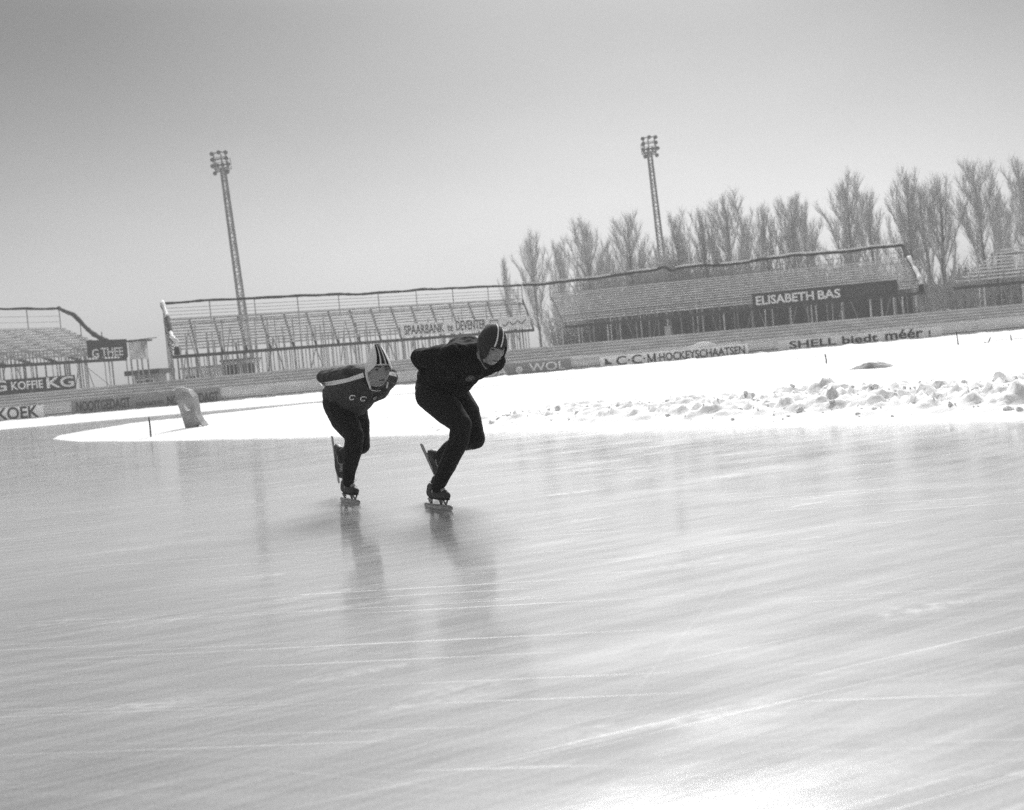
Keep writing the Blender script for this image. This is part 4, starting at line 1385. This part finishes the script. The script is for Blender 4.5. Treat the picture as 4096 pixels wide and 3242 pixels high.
def skater(label, base, K, SH, head, cfg):
    """K: joint name -> (px, py, depth offset, radius); SH: support skate and raised skate frames"""
    Y0 = base.y
    J = {k: P(v[0], v[1], Y0 + v[2]) for k, v in K.items()}
    Rd = {k: v[3] for k, v in K.items()}
    org = base
    T, m3 = head_frame(P(head[0], head[1], Y0 + head[2]), *head[3:6])
    # --- body: one continuous surface, head to ankles
    bd = MB()
    hs = head_surface(); k0 = len(bd.v)
    for p in hs.v: bd.v.append(T(p))
    for f in hs.f: bd.f.append([k0 + i for i in f])
    for sx in (-1, 1): bd.ball(T((sx * .076, -.008, -.004)), .017, (.5, .9, 1.7), m3, 12, 8)
    neck0 = T((0, -.028, -.07))
    bd.capsule(neck0, J['neck'], .052, .058)
    bd.capsule(J['neck'], J['chest'], .06, .105); bd.capsule(J['chest'], J['waist'], .105, .10); bd.capsule(J['waist'], J['pelvis'], .10, .105)
    for s_ in 'rl':
        bd.capsule(J['neck'], J['sh_' + s_], .05, .045)
        bd.capsule(J['chest'], J['sh_' + s_], .08, .045)
        bd.capsule(J['sh_' + s_], J['el_' + s_], .045, .034); bd.capsule(J['el_' + s_], J['wr_' + s_], .034, .024)
        d = (J['wr_' + s_] - J['el_' + s_]).normalized()
        hand(bd, J['wr_' + s_], (d + cfg['handdir'] * .8).normalized(), Vector((0, 0, -1)), 1 if s_ == 'r' else -1)
        bd.capsule(J['pelvis'], J['hip_' + s_], .10, .085)
        leg = [J['hip_' + s_], J['th_' + s_], J['kn_' + s_], J['ca_' + s_], J['cb_' + s_], J['an_' + s_]]
        chain(bd, list(zip(leg, (.085, .07, .048, .045, .034, .03))))
        Tf = SH[s_][0]
        bd.capsule(J['an_' + s_], Tf((.0, 0, .11)), .030, .025); bd.capsule(Tf((-.03, 0, .11)), Tf((.12, 0, .10)), .024, .02)
    body, bvh = remeshed(bd, "person", .0038, 1, M_SKIN, None, org)
    tag(body, label, "person", "speed skaters bent low on the ice")
    face_parts(T, m3, body, org, bvh, cfg['look'], cfg['mouth_w'], cfg['mouth_tilt'], cfg['mouth_open'])
    # --- tights
    tb = MB()
    tb.capsule(J['waist'], J['pelvis'], Rd['waist'] * .92, Rd['pelvis'])
    for s_ in 'rl':
        tb.capsule(J['pelvis'], J['hip_' + s_], Rd['pelvis'] * .95, Rd['hip_' + s_])
        leg = [x + s_ for x in ('hip_', 'th_', 'kn_', 'ca_', 'cb_', 'an_')]
        chain(tb, [(J[x], Rd[x]) for x in leg])
    tights, tbv = remeshed(tb, "tights", .0065, 7, M_TIGHT, body, org, .0022, .06)
    # --- jacket
    jb = MB()
    for a, b in cfg['torso']: jb.capsule(J[a], J[b], Rd[a], Rd[b])
    for s_ in 'rl':
        jb.capsule(J['sh_' + s_], J['el_' + s_], Rd['sh_' + s_], Rd['el_' + s_])
        jb.capsule(J['el_' + s_], J['wr_' + s_], Rd['el_' + s_], Rd['wr_' + s_])
        jb.capsule(J['neck'], J['sh_' + s_], Rd['neck'] * .9, Rd['sh_' + s_] * .95)
    if 'elb' in J: jb.capsule(J['el_r'], J['elb'], Rd['el_r'], Rd['elb']); jb.capsule(J['elb'], J['hem'], Rd['elb'], .09)
    jacket, jbv = remeshed(jb, "jacket", .0065, cfg['jsm'], cfg['jmat'], body, org, cfg['wr'], cfg['wrs'])
    # collar
    cb = MB()
    e = (neck0 - J['neck'])
    cb.capsule(J['neck'] - e * .2, J['neck'] + e * cfg['collar'], .078, .066)
    collar, cbv = remeshed(cb, "collar", .006, 4, cfg['cmat'], jacket, org, .002, .04)
    boots = []
    for s_ in 'rl': boots.append(skate(SH[s_][0], SH[s_][1], body, org))
    # sock cuffs between tights and boots
    for s_ in 'rl':
        an = SH[s_][0]((.036, 0, .160)); up_ = (J['cb_' + s_] - J['an_' + s_]).normalized()
        cu = MB().tube([an - up_ * .02, an + up_ * .01, an + up_ * .03, an + up_ * .055], [.040, .044, .046, .040], 16)
        child(cu, "sock", M_HAIR, body, org)
    return body, T, m3, jacket, jbv, tights, tbv, J, cbv

# ---- leading skater
b1 = G(1752, 2037, 0)
Y1 = b1.y
fo1 = Vector((math.cos(R(57)), -math.sin(R(57)), 0))
T1r, M1r = foot_frame(b1 - fo1 * .04, fo1, (.06, 0, 1))
K1 = dict(
    neck=(1928, 1412, -.17, .085), chest=(1873, 1436, -.06, .148), waist=(1790, 1500, .10, .140), pelvis=(1733, 1548, .22, .125),
    sh_r=(1818, 1425, -.22, .085), el_r=(1682, 1432, .00, .064), wr_r=(1760, 1428, .24, .045),
    sh_l=(1972, 1440, -.02, .082), el_l=(1880, 1425, .30, .05), wr_l=(1790, 1430, .30, .045),
    hip_r=(1730, 1578, .12, .118), hip_l=(1800, 1565, .28, .115),
    th_r=(1790, 1640, .02, .100), kn_r=(1845, 1698, -.10, .070), ca_r=(1835, 1765, -.08, .068), cb_r=(1788, 1868, -.03, .057), an_r=(1750, 1950, -0.04, .042),
    th_l=(1862, 1650, .22, .098), kn_l=(1898, 1755, .17, .074), ca_l=(1858, 1768, .29, .062), cb_l=(1800, 1790, .43, .052), an_l=(1759, 1828, .54, .042),
    belly=(1868, 1466, -.02, .122), hem=(1742, 1520, .16, .125), hemf=(1815, 1520, .08, .125), back=(1850, 1415, .10, .12), elb=(1690, 1458, .03, .045))
an = P(1757, 1842, Y1 + .55)
T1l, M1l = foot_frame((0, 0, 0), (.33, -.05, -.94), (.45, -.75, .38))
T1l, M1l = foot_frame(an - M1l @ Vector((.02, 0, .155)), (.33, -.05, -.94), (.45, -.75, .38))
TOR1 = (('neck', 'chest'), ('chest', 'waist'), ('belly', 'hemf'), ('waist', 'hem'), ('sh_r', 'chest'), ('sh_l', 'chest'), ('sh_r', 'hem'), ('back', 'chest'), ('back', 'waist'), ('sh_l', 'belly'))
p1, HT1, HM1, jk1, jb1, tg1, tb1, J1, cb1 = skater(
    "person in black and a dark cap with two white stripes, skating in front", b1, K1,
    {'r': (T1r, M1r), 'l': (T1l, M1l)}, (1967, 1385, -.36, R(31), R(26), R(4)),
    dict(handdir=Vector((-.3, .2, 0)), look=-.002, mouth_w=.024, mouth_tilt=.0, mouth_open=.0045, torso=TOR1, jsm=8, jmat=M_JACKET, wr=.009, wrs=.085, collar=.30, cmat=M_JACKET))
def keep1(x, y, z):
    if y > 0:
        # opening: rounded at the temples, small peak above the nose
        top = .030 - .009 * math.exp(-(x / .012) ** 2) + .004 * math.exp(-((abs(x) - .03) / .02) ** 2)
        if z < top and abs(x) < .064 - .25 * max(0, z - .0) and y > .012: return False
    if z < -.112: return False
    if z < -.085 and y > -.02: return False
    return True
cap1 = make_cap(HT1, 'hood', M_CAPD, p1, b1, keep1, .014)
for xo in (-.17, .25):
    cap_stripe(HT1, 'hood', lambda u, xo=xo: xo - .30 + .72 * u, .048, 16, 112, M_BAND, cap1, b1, .0165)
# pale edge of the hood down the cheek to the chin
pts = [HT1(p) for p in ((-.088, .004, -.02), (-.087, .012, -.05), (-.078, .030, -.082), (-.060, .048, -.112), (-.04, .06, -.128))]
child(MB().tube(pts, .0042, 6), "edge_band", M_TARP, cap1, b1)
child(MB().tube([p + Vector((.006, -.002, 0)) for p in pts], [.008, .008, .007, .005, .003], 6), "chin_strap", M_CAPD, cap1, b1)
# round cloth emblem on the chest
mbE = MB(); cx, cy = 1881, 1515
for k in range(1): pass
ring = [(cx + 20 * math.cos(a) + 3 * math.sin(a), cy + 11 * math.sin(a) - 5 * math.cos(a)) for a in [i * math.pi / 12 for i in range(24)]]
q = [cast(jb1, x, y, .005) for x, y in ring]; c_ = cast(jb1, cx, cy, .006)
if c_ is not None and all(a is not None for a in q):
    mbE.v += q + [c_]
    for i in range(24): mbE.f.append([i, (i + 1) % 24, 24])
    em = child(mbE, "emblem", M_EMBL, jk1, b1)
    strokes(jb1, [[(1867, 1519), (1874, 1510), (1880, 1514), (1886, 1508), (1893, 1512)], [(1872, 1522), (1880, 1519), (1889, 1516)]], 2.2, "emblem_stitching", M_SIGNG, em, b1, .008)

# ---- second skater
b2 = G(1400, 2013, 0)
Y2 = b2.y
fo2 = Vector((math.cos(R(60)), -math.sin(R(60)), 0))
T2r, M2r = foot_frame(b2 - fo2 * .04, fo2, (.03, 0, 1))
K2 = dict(
    neck=(1490, 1518, -.24, .085), chest=(1452, 1540, -.10, .140), waist=(1398, 1582, .08, .138), pelvis=(1365, 1606, .20, .125),
    sh_r=(1405, 1506, -.22, .080), el_r=(1293, 1510, .04, .052), wr_r=(1370, 1500, .30, .046),
    sh_l=(1544, 1510, -.05, .086), el_l=(1535, 1550, .22, .055), wr_l=(1440, 1500, .36, .046),
    hip_r=(1354, 1612, .12, .118), hip_l=(1408, 1622, .26, .112),
    th_r=(1379, 1680, .00, .102), kn_r=(1418, 1745, -.14, .069), ca_r=(1411, 1808, -.10, .067), cb_r=(1398, 1875, -.04, .052), an_r=(1392, 1928, -.04, .041),
    th_l=(1435, 1690, .22, .082), kn_l=(1444, 1783, .15, .067), ca_l=(1424, 1792, .27, .058), cb_l=(1395, 1803, .40, .048), an_l=(1367, 1818, .49, .041),
    belly=(1452, 1565, -.08, .118), hem=(1352, 1580, .12, .118), hemf=(1418, 1605, .02, .115), back=(1430, 1516, .08, .105), front=(1498, 1553, -.12, .10))
an = P(1366, 1827, Y2 + .50)
T2l, M2l = foot_frame((0, 0, 0), (.05, 0, -1), (.50, -.85, .10))
T2l, M2l = foot_frame(an - M2l @ Vector((.02, 0, .155)), (.05, 0, -1), (.50, -.85, .10))
TOR2 = (('neck', 'chest'), ('chest', 'waist'), ('belly', 'hemf'), ('waist', 'hem'), ('sh_r', 'chest'), ('sh_l', 'chest'), ('sh_r', 'hem'), ('back', 'chest'), ('back', 'waist'), ('sh_l', 'front'), ('front', 'belly'), ('hem', 'hemf'), ('el_l', 'front'))
p2, HT2, HM2, jk2, jb2, tg2, tb2, J2, cb2 = skater(
    "person in a grey tracksuit top and pointed white striped cap, skating second", b2, K2,
    {'r': (T2r, M2r), 'l': (T2l, M2l)}, (1514, 1478, -.46, R(24), R(8), R(4)),
    dict(handdir=Vector((.2, .2, 0)), look=-.002, mouth_w=.021, mouth_tilt=.0, mouth_open=.0055, torso=TOR2, jsm=7, jmat=M_TRACK, wr=.008, wrs=.09, collar=.42, cmat=M_JACKET))
def keep2(x, y, z):
    if y > -.01:
        lim = .040 - 8.0 * max(0, abs(x) - .038) ** 1.6 * 1.0 - (.012 if abs(x) < .02 else 0) * 0
        if abs(x) > .06: lim = min(lim, .018)
        return z > lim
    return z > -.055 + .02 * (-y / .1)
cap2 = make_cap(HT2, 'peak', M_CAPW, p2, b2, keep2, .012)
for xo, w_, m_ in ((-.40, .12, M_JACKET), (.0, .13, M_KNIT), (.40, .10, M_JACKET)):
    def xf(u, xo=xo): return xo * (1 - .70 * u ** .9)
    def mk(xo=xo, w_=w_, m_=m_):
        def fn(u, v):
            t = R(20 + 74 * u)
            sx = xf(u) + (v - .5) * 2 * w_ * (1 - .68 * u)
            r = math.sqrt(max(0, 1 - sx * sx))
            return HT2(cap_point(sx, r * math.cos(t), r * math.sin(t), .0145, 'peak'))
        return child(MB().grid(fn, 50, 4), "stripe", m_, cap2, b2)
    mk()
# straps from the ear flaps to the throat
child(MB().tube([HT2(p) for p in ((-.080, .004, .045), (-.085, .004, .015), (-.088, .006, -.02), (-.084, .018, -.06), (-.074, .034, -.10), (-.068, .045, -.130))], [.004, .011, .009, .008, .0075, .006], 8), "strap", M_CAPW, cap2, b2)
child(MB().tube([HT2(p) for p in ((.048, .054, -.082), (.046, .058, -.098), (.043, .060, -.112), (.042, .060, -.122))], [.004, .006, .006, .006], 8), "strap", M_CAPW, cap2, b2)
child(MB().tube([HT2(p) for p in ((-.066, .045, -.135), (-.03, .055, -.142), (.0, .056, -.140))], .0025, 6), "strap_cord", M_CAPW, cap2, b2)
child(MB().ball(HT2((-.071, .028, .012)), .010, (.6, 1, 1.6), HM2), "hair", M_HAIR, p2, b2)
# tracksuit stripes, letters, zip
sewn([jb2], [(1278, 1533), (1347, 1522), (1394, 1512), (1452, 1492)], [(1288, 1545), (1333, 1542), (1394, 1529), (1457, 1510)], "shoulder_stripe", M_BAND, jk2, b2, 24, .010)
sewn([jb2], [(1548, 1483), (1561, 1486), (1574, 1489), (1586, 1492)], [(1548, 1499), (1560, 1502), (1573, 1505), (1587, 1509)], "shoulder_stripe", M_BAND, jk2, b2, 14, .006)
def cee(cx, cy, w_, h_, sk):
    return [(cx + w_ * .5 + sk * .4, cy - h_ * .22), (cx + w_ * .42 + sk * .5, cy - h_ * .48), (cx - w_ * .2 + sk * .5, cy - h_ * .5), (cx - w_ * .42 + sk * .2, cy - h_ * .3),
            (cx - w_ * .5 - sk * .2, cy + h_ * .25), (cx - w_ * .32 - sk * .5, cy + h_ * .48), (cx + w_ * .2 - sk * .5, cy + h_ * .5), (cx + w_ * .38 - sk * .3, cy + h_ * .28)]
strokes(jb2, [cee(1409, 1591, 20, 17, 3), cee(1453, 1596, 20, 16, 3)], 5.0, "lettering", M_BAND, jk2, b2, .006)
strokes(jb2, [[(1492, 1596), (1500, 1590), (1508, 1588)], [(1494, 1599), (1506, 1595)]], 2.4, "lettering", M_BAND, jk2, b2, .006)
strokes(jb2, [[(1489, 1558), (1491, 1575), (1484, 1595), (1474, 1608)]], 1.6, "zip", M_SIGNG, jk2, b2, .004)
